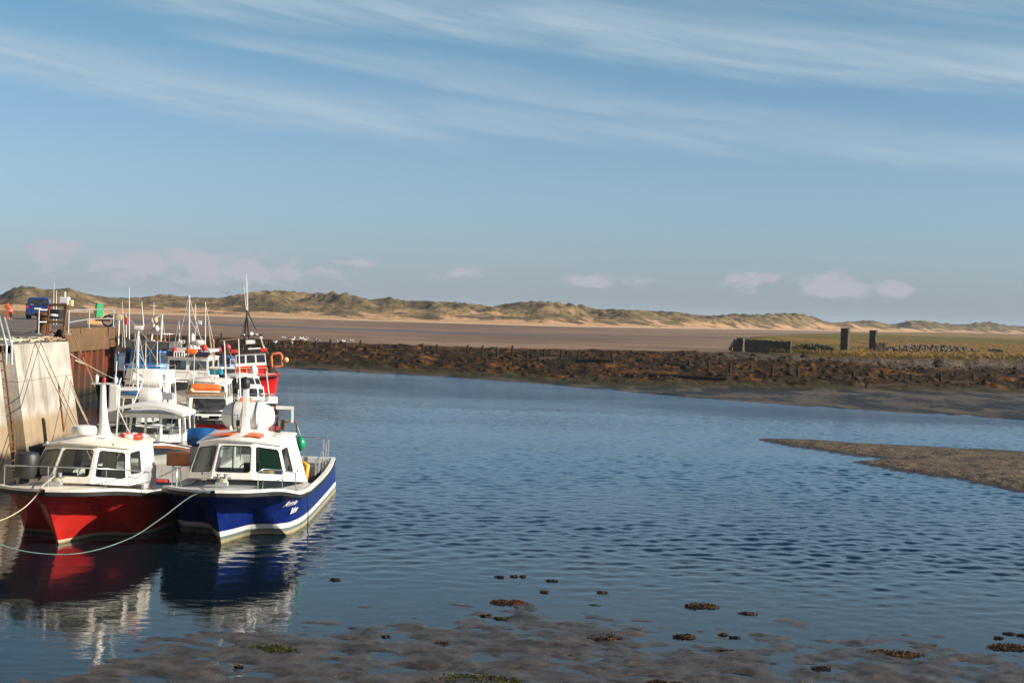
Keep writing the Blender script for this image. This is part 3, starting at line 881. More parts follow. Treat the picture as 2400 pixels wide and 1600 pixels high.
def radar(root, c, r=.32, h=.2, name='radar_dome', mat=WHITE):
    mb = MB(); mb.lathe(c, [(r * .5, -.07), (r * .5, 0), (r * .92, 0), (r, h * .18), (r, h * .62), (r * .9, h * .9), (r * .5, h), (.02, h * 1.02)], 24)
    return mb.build(name, mat, root, smooth=50)
def box_part(root, c, d, name, mat, rz=0, bevel=.02):
    mb = MB(); mb.box(c, d, rz); return mb.build(name, mat, root, bevel=bevel)
def text_on(root, s, size, M, mat, name='name_lettering', shear=0.0):
    cu = bpy.data.curves.new(name, 'FONT'); cu.body = s; cu.size = size; cu.extrude = .003; cu.shear = shear; cu.align_x = 'CENTER'
    cu.offset = .004 * size / .2; cu.materials.append(mat)
    tmp = bpy.data.objects.new(name, cu); col.objects.link(tmp)
    me = bpy.data.meshes.new_from_object(tmp.evaluated_get(bpy.context.evaluated_depsgraph_get()))
    bpy.data.objects.remove(tmp); bpy.data.curves.remove(cu)
    me.materials.clear(); me.materials.append(mat)
    o = bpy.data.objects.new(name, me); col.objects.link(o); o.parent = root
    o.matrix_local = M; return o
def frame_at(p_, right, up):
    right = Vector(right).normalized(); n = right.cross(Vector(up)).normalized(); up = n.cross(right)
    return Matrix.Translation(Vector(p_)) @ Matrix((right, up, n)).transposed().to_4x4()
def fender(root, c, mat, rx=.13, h=.36, name='fender'):
    mb = MB(); mb.ball(c, (rx, rx, h / 2), 14, 10); mb.lathe((c[0], c[1], c[2] + h / 2 - .02), [(.03, 0), (.03, .07)], 8)
    mb.tube([(c[0], c[1], c[2] + h / 2 + .03), (c[0] - .12, c[1], c[2] + h / 2 + .35)], .008, 4)
    return mb.build(name, mat, root, smooth=60)

# ------------------------------------------------------------------ 1 red boat, nearest the quay
RED = hull_paint('red_topsides', (.44, .018, .013), (.66, .50, .36), (.60, .45, .30), .03, .10)
b1 = boat('fishing_boat', -11.06, 33.8, -2.2, 'red hulled fishing boat with white wheelhouse nearest the concrete quay wall')
h1, g1 = hull(b1, 10.4, 1.86, 1.46, 1.05, 1.0, RED, deckm=CREAM, yd=4.9, cap=CREAM)
rb = ring6(.52, 1.28, 1.30, 1.55, 2.2, 4.6, 1.46, 1.36, 1.15); rt = ring6(.44, 1.06, 1.12, 2.0, 2.45, 4.4, 2.36, 2.26, 2.30)
rb = [(x + .10, y, z) for x, y, z in rb]; rt = [(x + .20, y, z) for x, y, z in rt]
wv = (.09, .91, .18, .88)
wh1, ro1 = wheelhouse(b1, rb, rt, {0: wv, 1: wv, 5: wv, 2: [(0, .5, (.16, .90, .30, .86)), (.5, 1, None)], 3: [(0, .5, (.2, .86, .25, .85)), (.5, 1, (.15, .8, .05, .85))]}, glass=GLASS, mat=CREAM, roofm=CREAM, floorz=.9)
bollard(b1, (.05, .75, 1.50)); 
rz_ = lambda y: g1(y)[1]
pth = [(-1.45, 4.2, 1.62)] + [(-(g1(y)[0] - .14), y, rz_(y) + .50) for y in (2.8, 1.6, .8)] + [(0, .32, 2.0)] + [((g1(y)[0] - .14), y, rz_(y) + .50) for y in (.8, 1.6, 2.8)] + [(1.40, 3.6, 1.55)]
st = [((x, y, z - .5), (x, y, z)) for x, y, z in pth[1:-1]] 
rail(b1, pth, st)
radar(b1, (.02, 2.75, 2.58), .32, .22)
mb = MB(); mb.tube([(.40, 3.25, 2.42), (.38, 3.25, 2.62), (.36, 3.25, 2.9), (.33, 3.25, 3.35), (.32, 3.25, 3.82)], [.24, .15, .11, .085, .07], 12)
mast1 = mb.build('mast', WHITE, b1, smooth=60)
mb = MB(); mb.box((.34, 3.25, 3.86), (.62, .06, .05)); mb.build('cross_bar', WHITE, b1)
for dx, hh, mt_ in ((-.24, .20, WHITE), (.0, .14, REDPL), (.38, .16, WHITE)):
    mb = MB(); mb.lathe((.34 + dx * .8, 3.25, 3.885), [(.045, 0), (.05, .05), (.05, hh * .8), (.02, hh)], 10); mb.build('mast_light', mt_, b1, smooth=50)
mb = MB(); mb.tube([(.64, 3.25, 3.9), (.66, 3.25, 4.45)], .014, 5); mb.build('aerial', WHITE, b1)
mb = MB(); mb.tube([(.62, 3.5, 2.42), (.66, 3.5, 3.75)], .02, 5); mb.tube([(.64, 3.5, 3.2), (1.0, 3.6, 2.44)], .018, 5); mb.build('aerial', GALV, b1)
lifering(b1, (.98, 3.75, 2.47), .27, .07)
mb = MB(); mb.box((.5, 2.55, 2.50), (.28, .03, .025), rz=.35); mb.build('grab_rail', STEEL, b1)
box_part(b1, (-.34, 2.01, 2.41), (.16, .03, .03), 'deck_light', GALV)
for k in (-.72, .55, .98):
    mb = MB(); mb.ball((k, 1.96 + abs(k) * .25, 2.37), .05, 8, 6); mb.build('flood_light', GALV, b1, smooth=180)
mb = MB(); mb.lathe((-1.16, 2.0, 1.50), [(.30, 0), (.32, .05), (.30, .30), (.32, .55), (.27, .62), (.1, .63)], 16); mb.build('black_bin', BLACK, b1, smooth=40)
box_part(b1, (1.36, 4.0, 1.38), (.10, .9, .56), 'side_screen', GREYPL, rz=-.06)
mb = MB()
for k in range(9): mb.ball((.75 + .13 * (k % 3), 5.2 + .2 * (k // 3), .55 + .13 * (k % 2)), (.16, .14, .13), 10, 7)
mb.build('pot_buoys', WHITE, b1, smooth=180)
mb = MB(); mb.box((.95, 6.4, .62), (.9, 1.2, .5)); mb.build('fish_boxes', paint('blue_box', (.02, .06, .22), .5), b1, bevel=.03)
for k in range(3):
    fender(b1, (2.0, 4.9 + 1.7 * k, .72), BLACK, .14, .5)

# ------------------------------------------------------------------ 2 blue boat
BLUE = hull_paint('blue_topsides', (.003, .016, .135), (.80, .78, .74), (.48, .41, .26), .22, .36, mid=(.16, .19, .17))
b2 = boat('fishing_boat', -7.14, 34.4, .4, 'dark blue fishing boat with white wheelhouse and large white drum on its roof')
h2, g2 = hull(b2, 12.0, 1.72, 1.48, 1.02, 1.12, BLUE, deckm=GREYDECK, yd=6.1)
rb = ring6(.55, 1.32, 1.44, 2.45, 3.2, 6.35, 1.50, 1.40, 1.00); rt = ring6(.45, 1.06, 1.12, 3.0, 3.4, 5.75, 2.42, 2.30, 2.40)
wv = (.08, .92, .18, .88)
wh2, ro2 = wheelhouse(b2, rb, rt, {0: wv, 1: wv, 5: wv, 2: [(0, .42, (.10, .92, .26, .86)), (.42, 1, None)], 3: [(0, .5, (.12, .90, .05, .88)), (.5, 1, (.1, .88, .25, .88))]}, glass=GLASS, floorz=.9, camber=.09)
box_part(b2, (.55, 5.4, 1.75), (.7, .05, .7), 'green_locker', paint('green_locker', (.01, .24, .10), .5))
bollard(b2, (.10, .62, 1.54), 1.1)
for sg in (-1, 1):
    ys_ = (.75, 1.7, 3.0) if sg > 0 else (1.1, 2.2, 3.4)
    pts = [(sg * (g2(y)[0] - .16), y, g2(y)[1] + .52) for y in ys_]
    e0 = pts[0]; pts2 = [(e0[0] * .9, e0[1] - .05, e0[2] - .5)] + [(e0[0] * .9, e0[1] - .05, e0[2] - .06)] + pts + [(pts[-1][0], pts[-1][1] + .25, pts[-1][2] - .5)]
    rail(b2, pts2, [((x, y, z - .52), (x, y, z)) for x, y, z in pts[:-1]])
# orange flashes and mast on the roof
for sg, a0, a1 in ((-1, -.80, -.18), (1, .18, .66)):
    mb = MB(); zz = lambda x: 2.502 + .072 * (1 - min(1, abs(x) / 1.0))
    mb.rows([[(x, 3.15 + abs(x) * .22, zz(x) + .012) for x in (a0, (a0 + a1) / 2, a1)], [(x * .8, 4.05, zz(x) + .035) for x in (a0, (a0 + a1) / 2, a1)]])
    mb.build('orange_panel', ORANGE, b2, solid=.01)
mb = MB()
mb.rows([[(x - .0, y, z) for x, y in ((-.07, ya), (.07, ya), (.07, yb_), (-.07, yb_))] for z, ya, yb_ in ((2.50, 3.75, 4.75), (2.72, 3.9, 4.5), (3.0, 4.0, 4.3), (3.75, 4.06, 4.24))], True)
mb.add([(-.07, 4.06, 3.75), (.07, 4.06, 3.75), (.07, 4.24, 3.75), (-.07, 4.24, 3.75)], [(0, 1, 2, 3)])
mb.rows([[(-.07, 3.75, 2.5), (-.30, 4.0, 2.5)], [(-.07, 3.95, 2.75), (-.12, 4.1, 2.72)]]); mb.rows([[(.07, 3.75, 2.5), (.30, 4.0, 2.5)], [(.07, 3.95, 2.75), (.12, 4.1, 2.72)]])
mb.build('mast', WHITE, b2, bevel=.015)
mb = MB(); mb.lathe((-.02, 4.12, 3.76), [(.10, 0), (.13, .03), (.13, .22), (.09, .27), (.04, .31)], 12); mb.build('mast_light', BLACK, b2, smooth=50)
# large white drum lashed across the after roof, on posts
cz, cyb = 2.86, 6.05
DX = -.27
mb = MB(); mb.lathe((DX, cyb, cz), [(.16, -.72), (.30, -.62), (.40, -.42), (.41, -.40), (.405, -.02), (.42, -.02), (.42, .02), (.405, .02), (.41, .40), (.40, .42), (.28, .66), (.17, .74)], 26, 'X')
dr = mb.build('white_drum', WHITE, b2, smooth=35)
for xx in (-.36, -.05, .30):
    mb = MB(); mb.tube([(xx + DX, cyb + .425 * math.cos(g), cz + .425 * math.sin(g)) for g in [k * math.pi / 12 for k in range(24)]], .020, 5, closed=True); mb.build('lashing', BLACK if xx < .2 else GREYPL, dr, smooth=180)
mb = MB()
for xx in (-.42 + DX, .36 + DX):
    mb.tube([(xx, cyb - .30, 2.44), (xx, cyb - .36, 2.9)], .05, 8); mb.tube([(xx, cyb + .30, 1.1), (xx, cyb + .33, 2.9)], .05, 8)
mb.box((DX, cyb, 2.50), (1.1, .5, .05)); mb.build('drum_cradle', WHITE, b2, smooth=40)
mb = MB(); mb.box((.76, cyb + .1, 3.13), (.5, .07, .09)); mb.box((.98, cyb + .1, 2.93), (.06, .06, .45)); mb.build('light_bracket', WHITE, b2)
mb = MB(); mb.lathe((.72, 5.2, 2.50), [(.075, 0), (.085, .02), (.085, .24), (.05, .28), (.05, .42)], 12); mb.build('exhaust_stack', BLACK, b2, smooth=50)
box_part(b2, (.72, 5.11, 2.63), (.07, .02, .10), 'warning_plate', REDPL, bevel=.003)
mb = MB(); mb.tube([(-.24, 4.3, 2.5), (-.24, 4.3, 3.02), (-.62, 4.4, 3.04)], .012, 5); mb.build('aerial_stay', GREYPL, b2)
mb = MB(); mb.lathe((-.22, 4.28, 2.72), [(.05, 0), (.05, .16)], 8); mb.build('horn', BLACK, b2)
pole(b2, D(531, 948, 40.0), D(526, 800, 40.2), .028, .014)
pole(b2, D(563, 930, 41.5), D(559, 794, 41.7), .026, .013)
mb = MB(); mb.box((.84, 4.35, 2.53), (.24, .025, .02), rz=.9); mb.build('grab_rail', STEEL, b2)
fender(b2, (1.16, 6.7, 2.06), GREENPL, .145, .40)
fender(b2, (-.95, 6.6, 2.9), GREENPL, .13, .26)
mb = MB(); mb.box((.70, 6.3, 2.62), (.10, .10, .3)); mb.tube([(.68, 6.3, 2.72), (1.0, 6.4, 2.72), (1.08, 6.4, 2.62), (1.08, 6.4, 2.40)], .022, 6); mb.build('pot_hauler', RUST, b2, smooth=50)
# cockpit: rails, yellow oilskins, hauler
pr = [(1.02, 6.7, 1.62), (1.05, 9.0, 1.75), (1.1, 11.1, 1.86), (1.30, 11.75, 1.80), (1.40, 11.85, 1.12)]
pr = [(-1.3, 6.6, 1.72), (-1.35, 11.0, 1.78), (-1.1, 11.7, 1.78), (1.2, 11.75, 1.78), (1.42, 11.3, 1.78), (1.46, 9.6, 1.62), (1.50, 7.6, 1.42)]
rail(b2, pr, [((x, y, 1.05), (x, y, z)) for x, y, z in pr[1:]] + [((1.47, 8.6, 1.02), (1.48, 8.6, 1.52)), ((1.44, 10.5, 1.05), (1.44, 10.5, 1.7))], .022)
mb = MB(); mb.tube([(1.28, 6.75, .5), (1.32, 6.78, 1.1), (1.36, 6.8, 1.42), (1.18, 6.85, 1.52), (.98, 6.9, 1.42)], [.06, .08, .085, .085, .05], 8); mb.build('yellow_hose', YELLOW, b2, smooth=180)
mb = MB(); mb.tube([(1.26, 6.95, .55), (1.30, 6.95, 1.2), (1.2, 7.0, 1.38), (1.0, 7.0, 1.28)], .06, 8); mb.build('yellow_hose', YELLOW, b2, smooth=180)
mb = MB(); mb.box((.9, 9.6, .75), (.9, 1.1, .8)); mb.build('fish_bin', DARKGREY, b2, bevel=.04)
mb = MB(); mb.box((-.4, 8.4, .72), (1.0, .8, .74)); mb.build('engine_cover', BUFF, b2, bevel=.05)
# name on the port bow and the small mark on the wheelhouse side
def side_frame(b_, g_, y, dz, L):
    y0, y1 = y - .3, y + .3
    gx0, gz0 = g_(y0); gx1, gz1 = g_(y1)
    return gx0, gx1
def hull_point(ho, y, z, sgn=1):
    """outermost point of the hull near (y, z)"""
    ok, lo_, nn, _ = ho.ray_cast(Vector((sgn * 4, y, z)), Vector((-sgn, 0, 0)))
    return (lo_, nn) if ok else (Vector((sgn * 1.6, y, z)), Vector((sgn, 0, 0)))
bpy.context.view_layer.update()
for txt, y, z, size in (('Annie', 2.45, .86, .26), ('Esther', 2.85, .62, .23)):
    p0, n0 = hull_point(h2, y, z); n0.normalize()
    p1, _ = hull_point(h2, y + .25, z); rt_ = (p1 - p0).normalized(); up_ = n0.cross(rt_)
    text_on(b2, txt, size, frame_at(p0 + n0 * .015, rt_, up_), WHITE, shear=.25)
mb = MB(); mb.prism([(0, 0), (.10, .03), (.06, .09), (.14, .13), (.03, .15), (-.05, .08)], 0, .004)
mk = mb.build('blue_emblem', paint('emblem_blue', (.06, .28, .62), .4), b2); mk.matrix_local = frame_at((1.345, 5.0, 1.42), (0, 1, 0), (0, 0, 1))
mb = MB(); mb.tube([(1.40, 5.45, 1.24), (1.39, 5.45, 1.34)], .012, 5); mb.build('door_catch', GREYPL, b2)
# blue drum and locker on the starboard side deck
dp = loc_of(b2, D(474, 1024, 42.5))
mb = MB(); mb.lathe((dp.x, dp.y, dp.z), [(.20, -.42), (.26, -.40), (.275, -.2), (.285, -.18), (.285, .18), (.275, .2), (.26, .40), (.20, .42)], 18, 'X'); mb.build('blue_drum', BLUEPL, b2, smooth=40)
mb = MB(); mb.box((dp.x + .1, dp.y, (dp.z - .27 + .35) / 2), (.8, .5, dp.z - .27 - .36)); mb.build('drum_stand', DARKGREY, b2)

# ------------------------------------------------------------------ generic small boats behind
def simple_house(b_, wf, wo, yf, yb, zb, zt, front=2, side=2, mat=WHITE, roofm=WHITE, over=.08, thick=.07, camber=.1, lean=.3, facets=True, vb=.32, glass=TINT, rc=.05, flat=False):
    if flat: rbq = [(-wo, yf, zb), (wo, yf, zb), (wo, yb, zb), (-wo, yb, zb)]; rtq = [(-wo * .95, yf + lean, zt), (wo * .95, yf + lean, zt), (wo * .95, yb, zt), (-wo * .95, yb, zt)]
    else: rbq = ring6(wf, wo, wo, yf, yf + .45, yb, zb, zb, zb); rtq = ring6(wf * .9, wo * .92, wo * .92, yf + lean, yf + .45 + lean * .6, yb, zt, zt - .04, zt)
    rng = lambda k, a=.08: [(q / k, (q + 1) / k, (a, 1 - a, vb, .88)) for q in range(k)]
    wins = {0: rng(front), 1: (rng(side) if flat else rng(1)), 2: (rng(2) if flat else rng(side)), 3: rng(2)}
    if not flat: wins[5] = rng(1); wins[4] = rng(side)
    else: wins[3] = rng(side)
    return wheelhouse(b_, rbq, rtq, wins, mat, roofm, glass, over, thick, camber, rc, gasket=False)
def deck_rail(b_, g_, y0, y1, h=.55, r=.016, n=5, both=True, bow=True):
    ys_ = [y0 + (y1 - y0) * k / (n - 1) for k in range(n)]
    R_ = [(g_(y)[0] - .1, y, g_(y)[1] + h) for y in ys_]; L_ = [(-x, y, z) for x, y, z in R_]
    path = list(reversed(L_)) + ([(0, max(.1, y0 - .2), g_(0)[1] + h)] if bow else []) + R_
    return rail(b_, path, [((x, y, z - h), (x, y, z)) for x, y, z in R_ + L_], r)

# 3 white boat with the arched canopy
HW = hull_paint('white_topsides', (.78, .76, .72), (.10, .12, .20), (.20, .03, .03), .06, .16)
b3 = boat('fishing_boat', -12.35, 45.9, -1, 'white boat with broad arched canopy roof behind the red boat')
h3, g3 = hull(b3, 8.8, 1.42, 1.42, 1.05, 1.0, HW, knuckle=False, yd=5.0, cap=WHITE, strake=TIMBER)
simple_house(b3, .55, 1.14, 2.1, 4.6, 1.30, 2.22, 2, 3, lean=.12, vb=.28, glass=GLASS, over=.02, thick=.03, camber=.03)
mb = MB(); rr = []
for y in (1.75, 1.85, 3.5, 3.6):
    rr.append([(x, y, 2.22 + .26 * (1 - (x / 1.36) ** 2) + dz) for dz in (0, .10) for x in ([-1.36 + 2.72 * k / 12 for k in range(13)] if dz == 0 else [1.36 - 2.72 * k / 12 for k in range(13)])])
mb.rows(rr, True); k_ = len(rr[0]); mb.add(rr[0], [tuple(range(k_))]); mb.add(rr[-1], [tuple(reversed(range(k_)))])
mb.build('canopy', WHITE, b3, smooth=35)
for x, y0, z0 in ((-1.30, 1.9, 1.15), (1.32, 1.9, 1.15), (-1.3, 3.5, 1.05), (1.32, 3.5, 1.05), (-.55, 1.9, 1.2), (.55, 1.9, 1.2)):
    mb = MB(); mb.tube([(x, y0, z0), (x * 1.02, y0 - .03, 2.24)], .022, 6); mb.build('canopy_post', STEEL, b3, smooth=60)
deck_rail(b3, g3, .5, 2.6, .62, .014, 4)
box_part(b3, loc_of(b3, D(268, 945, 49.5)), (.32, .32, 1.3), 'white_locker', WHITE, bevel=.04)
rb_ = loc_of(b1, (-9.9, 43.2, 1.25)); box_part(b1, (rb_.x, rb_.y, 1.28), (1.0, .10, .42), 'stern_hatch', TIMBER, bevel=.03)
mb = MB(); mb.tube([(-1.45, 9.9, 1.05), (-1.2, 9.95, 1.55), (0, 10.0, 1.72), (1.2, 9.95, 1.55), (1.45, 9.9, 1.05)], .03, 6); mb.build('stern_hoop', STEEL, b1, smooth=180)
pole(b3, D(393, 1035, 47), D(405, 975, 47.6), .014, .014, 'rail_stay', STEEL)

# 4 small white boat with blue trimmed cabin, by the quay corner
b4 = boat('small_boat', -14.85, 53.6, 0, 'small white cabin boat with blue trimmed roof and grey outboard')
h4, g4 = hull(b4, 6.4, 1.05, 1.35, 1.0, .9, HW, knuckle=False, yd=4.2)
simple_house(b4, .40, .80, 2.2, 4.3, 1.30, 2.34, 2, 2, roofm=TRIMBLUE, lean=.15, vb=.34)
box_part(b4, (-.1, 3.4, 2.52), (1.4, 1.5, .10), 'roof_hatch', WHITE, bevel=.03)
mb = MB(); mb.tube([loc_of(b4, D(322, 925, 56.5)), loc_of(b4, D(324, 773, 57))], .045, 8); mb.build('mast', WHITE, b4, smooth=60)
q = loc_of(b4, D(325, 768, 57)); box_part(b4, q, (.34, .26, .16), 'radar_box', WHITE, bevel=.04)
pole(b4, D(337, 765, 57.2), D(332, 706, 57.2), .02, .012)
pole(b4, D(310, 953, 54), D(336, 890, 55), .02, .02, 'stay')
pole(b4, D(275, 915, 55), D(284, 886, 56), .02, .02, 'stay')
mb = MB(); c_ = loc_of(b4, D(353, 935, 55)); mb.lathe(c_, [(.05, -.42), (.34, -.38), (.42, -.1), (.42, .1), (.36, .36), (.05, .44)], 18, 'X'); mb.build('spray_hood', WHITE, b4, smooth=50)
om = loc_of(b4, D(393, 928, 56)); mb = MB(); mb.box(om, (.46, .36, .26)); mb.tube([om, (om.x, om.y + .05, om.z - .7)], .05, 8); mb.build('outboard_motor', GREYPL, b4, bevel=.06)

# 5 white boat with flying bridge
b5 = boat('fishing_boat', -16.3, 60.2, 0, 'white boat with rails round its flying bridge, behind the blue trimmed one')
h5, g5 = hull(b5, 8.5, 1.35, 1.45, 1.1, 1.0, HW, knuckle=False, yd=5.5)
simple_house(b5, .45, .95, 2.5, 5.2, 1.35, 2.52, 2, 2, lean=.25, vb=.42)
mb = MB(); pr_ = ring6(.5, .93, .93, 2.75, 3.2, 5.0, 2.6, 2.6, 2.6); pt_ = ring6(.44, .86, .9, 2.95, 3.35, 5.0, 3.05, 3.03, 2.98)
mb.rows([pr_, pt_], True); mb.add(pt_, [tuple(range(6))]); mb.build('flying_bridge', WHITE, b5, bevel=.04)
rail(b5, [(-.95, 4.8, 3.2), (-.95, 3.2, 3.2), (0, 2.8, 3.22), (.95, 3.2, 3.2), (.95, 4.8, 3.2)], [((x, y, 2.6), (x, y, 3.2)) for x, y in ((-.95, 4.8), (-.95, 3.2), (0, 2.8), (.95, 3.2), (.95, 4.8))], .018)
c_ = loc_of(b5, D(357, 899, 61.5)); mb = MB(); mb.lathe(c_, [(.10, -.42), (.26, -.38), (.28, 0), (.26, .38), (.1, .42)], 14, 'X'); mb.build('raft_case', WHITE, b5, smooth=50)
box_part(b5, (c_.x, c_.y, c_.z - .30), (.72, .3, .12), 'raft_cradle', TRIMBLUE)
mb = MB(); mb.lathe((.92, 3.2, 2.35), [(.12, -.55), (.14, 0), (.12, .5)], 10); mb.build('fender', WHITE, b5, smooth=50)
for pxq, y0, y1 in ((341, 868, 800), (320, 862, 790), (368, 860, 800)):
    pole(b5, D(pxq, y0, 64), D(pxq + 1, y1, 64), .022, .014)
pole(b5, D(303, 795, 66), D(303, 673, 66), .024, .012)

# 6 light blue wheelhouse trawler under the corner of the quay
HBL = hull_paint('light_blue_topsides', (.01, .15, .42), (.7, .7, .68), (.12, .02, .02), .10, .20)
b6 = boat('trawler', -22.6, 85.2, 0, 'light blue wheelhouse trawler lying against the rusty sheet piling')
h6, g6 = hull(b6, 12, 1.75, 1.9, 1.4, 1.3, HBL, knuckle=False, yd=6)
simple_house(b6, .95, 1.42, 2.5, 5.5, 1.95, 3.10, 3, 3, mat=LTBLUE, roofm=DARKGREY, lean=.1, vb=.28, rc=.03)
mb = MB(); mb.rows([[(x, y, z) for x, y in ((-1.45, 2.6), (1.45, 2.6), (1.45, 5.6), (-1.45, 5.6))] for z in (3.20, 3.62)], True); mb.build('bridge_dodger', DARKGREY, b6, solid=.03)
rp = [(-1.45, 5.6, 4.1), (-1.45, 2.6, 4.1), (1.45, 2.6, 4.1), (1.45, 5.6, 4.1)]
rail(b6, rp, [((x, y, 3.2), (x, y, z)) for x, y, z in rp + [(0, 2.6, 4.1), (-.7, 2.6, 4.1), (.7, 2.6, 4.1)]], .03)
rail(b6, [(-1.45, 2.6, 3.62), (1.45, 2.6, 3.62)], [], .025, 'lower_rail')
for k, (x, mt_) in enumerate(((-.9, ORANGE), (.2, WHITE), (.9, REDPL), (.55, BUFF))):
    mb = MB(); mb.ball((x, 3.6, 3.5), (.18, .18, .2), 10, 8); mb.build('pot_buoy', mt_, b6, smooth=180)
gx = [loc_of(b6, D(px, py, 89)) for px, py in ((352, 815), (362, 745), (380, 738), (377, 800))]
mb = MB(); mb.tube(gx[:2], .06, 6); mb.tube([gx[3], gx[2]], .06, 6); mb.tube([gx[1], gx[2]], .05, 6); mb.build('gantry', WHITE, b6, smooth=60)
for px, py, mt_ in ((364, 750, BUFF), (358, 752, WHITE), (367, 770, WHITE)):
    c_ = loc_of(b6, D(px, py, 88.9)); mb = MB(); mb.ball(c_, (.17, .17, .2), 12, 8); mb.build('hauling_block', mt_, b6, smooth=180)
pole(b6, D(360, 740, 89.2), D(361, 708, 89.2), .02, .012)
pole(b6, D(293, 815, 87), D(286, 706, 87), .022, .012)
pole(b6, D(296, 790, 87.4), D(295, 735, 87.4), .03, .02, 'light_pole'); c_ = loc_of(b6, D(297, 752, 87.4)); mb = MB(); mb.lathe(c_, [(.09, -.2), (.1, .2), (.02, .25)], 10); mb.build('deck_lamp', REDPL, b6, smooth=50)

# 7 red and white small boat
HRW = hull_paint('red_white_topsides', (.62, .025, .012), (.78, .75, .72), (.78, .75, .72), .3, .78)
b7 = boat('small_boat', -12.0, 57.6, 16, 'small red and white boat with timber edged roof and orange raft')
h7, g7 = hull(b7, 7.0, 1.15, 1.30, 1.05, 1.0, HRW, knuckle=False, yd=4.4, cap=BLACK)
simple_house(b7, .5, .86, 2.6, 4.6, 1.30, 2.14, 1, 2, flat=True, roofm=OLDWOOD, lean=.03, vb=.08, over=.12, thick=.06, camber=.02)
raft_canister(b7, (-.10, 3.4, 2.44), 1.25, .17, ORANGE); box_part(b7, (-.1, 3.4, 2.285), (1.15, .3, .05), 'raft_cradle', WHITE, bevel=.01)
mb = MB(); mb.ball((1.0, 3.4, 1.55), (.22, .2, .25), 12, 8); mb.build('red_buoy', REDPL, b7, smooth=180)
mb = MB(); mb.ball((-.75, 2.7, 2.36), (.12, .12, .1), 10, 8); mb.build('coil', BUFF, b7, smooth=180)
deck_rail(b7, g7, .3, 2.0, .4, .014, 3)
pole(b7, D(452, 1000, 57), D(455, 945, 57.5), .02, .02, 'davit', OLDWOOD)

# 8 pale cabin cruiser
b8 = boat('cabin_boat', -14.3, 65.2, 4, 'white cabin boat with rounded windows behind the timber edged roof')
h8, g8 = hull(b8, 8.0, 1.25, 1.45, 1.1, 1.0, HW, knuckle=False, yd=5)
simple_house(b8, .5, .95, 1.9, 4.9, 1.25, 2.32, 2, 3, lean=.35, vb=.30, rc=.12)
raft_canister(b8, (.72, 1.3, 1.62), .5, .14, REDPL)
pole(b8, D(504, 900, 68), D(499, 800, 68), .02, .012, mat=OLDWOOD); pole(b8, D(453, 905, 67), D(456, 830, 67), .02, .014)

# 9 white wheelhouse trawler with navy visor
HG = hull_paint('grey_topsides', (.30, .28, .26), (.5, .5, .48), (.12, .04, .03), .10, .20)
b9 = boat('trawler', -17.3, 72.4, 0, 'grey hulled trawler with white wheelhouse, navy visor and many aerials')
h9, g9 = hull(b9, 12, 1.8, 2.05, 1.5, 1.4, HG, knuckle=False, yd=7)
simple_house(b9, .78, 1.12, 3.6, 6.4, 1.95, 3.12, 2, 2, lean=.08, vb=.44, flat=True, rc=.03, glass=GLASS, over=.05)
mb = MB(); mb.prism([(-1.12, 3.42), (1.12, 3.42), (1.12, 3.66), (-1.12, 3.66)], 3.20, 3.46); mb.build('visor', NAVY, b9, bevel=.02)
text_on(b9, 'Zeal', .26, frame_at((-.12, 3.41, 3.25), (1, 0, 0), (0, 0, 1)), WHITE, shear=.2)
box_part(b9, (.15, 4.9, 3.52), (2.05, 2.2, .16), 'upper_deck', WHITE, bevel=.02)
raft_canister(b9, loc_of(b9, D(450, 826, 76)), .66, .2, ORANGE)
for px, py, rr_, hh in ((450, 812, .30, .26), (466, 801, .30, .22), (425, 800, .20, .20)):
    c_ = loc_of(b9, D(px, py, 76.6)); radar(b9, (c_.x, c_.y, c_.z - hh / 2), rr_, hh)
    mb = MB(); mb.tube([(c_.x, c_.y, 3.6), (c_.x, c_.y, c_.z - hh / 2)], .05, 6); mb.build('radar_post', WHITE, b9, smooth=60)
c_ = loc_of(b9, D(451, 793, 76.8)); mb = MB(); mb.lathe(c_, [(.04, -.25), (.09, -.22), (.1, 0), (.09, .22), (.03, .27)], 12); mb.tube([(c_.x, c_.y, 3.6), (c_.x, c_.y, c_.z - .2)], .03, 6); mb.build('satellite_aerial', WHITE, b9, smooth=50)
for a_ in ((443, 835, 692, .045), (420, 800, 748, .022), (457, 800, 712, .022), (481, 828, 708, .026), (458, 760, 718, .018)):
    pole(b9, D(a_[0], a_[1], 76.4), D(a_[0] + 1, a_[2], 76.4), a_[3], a_[3] * .55)
c_ = loc_of(b9, D(466, 756, 76.4)); box_part(b9, c_, (.32, .1, .2), 'aerial_panel', WHITE); mb = MB(); mb.tube([(c_.x - .1, c_.y, c_.z), (c_.x - .22, c_.y, c_.z - 1.1)], .02, 6); mb.build('panel_stay', WHITE, b9)
for px, py, mt_, rr_ in ((479, 815, REDPL, .16), (482, 832, ORANGE, .14), (409, 820, REDPL, .14)):
    c_ = loc_of(b9, D(px, py, 76)); mb = MB(); mb.ball(c_, (rr_, rr_, rr_ * 1.1), 12, 8); mb.build('pot_buoy', mt_, b9, smooth=180)
mb = MB(); mb.tube([loc_of(b9, D(497, 835, 77)), loc_of(b9, D(488, 755, 77.4))], [.05, .03], 6); mb.tube([loc_of(b9, D(503, 850, 77)), loc_of(b9, D(501, 795, 77.2)), loc_of(b9, D(492, 795, 77.2))], .03, 6); mb.build('derrick', OLDWOOD, b9, smooth=60)
mb = MB(); mb.tube([loc_of(b9, D(440, 835, 75.6)), loc_of(b9, D(438, 785, 75.6))], .03, 6); mb.build('flag_staff', RUST, b9)
rail(b9, [loc_of(b9, D(px, 824, 75.4)) for px in (408, 432)], [(loc_of(b9, D(px, 836, 75.4)), loc_of(b9, D(px, 824, 75.4))) for px in (408, 414, 420, 426, 432)], .03, mat=WHITE)
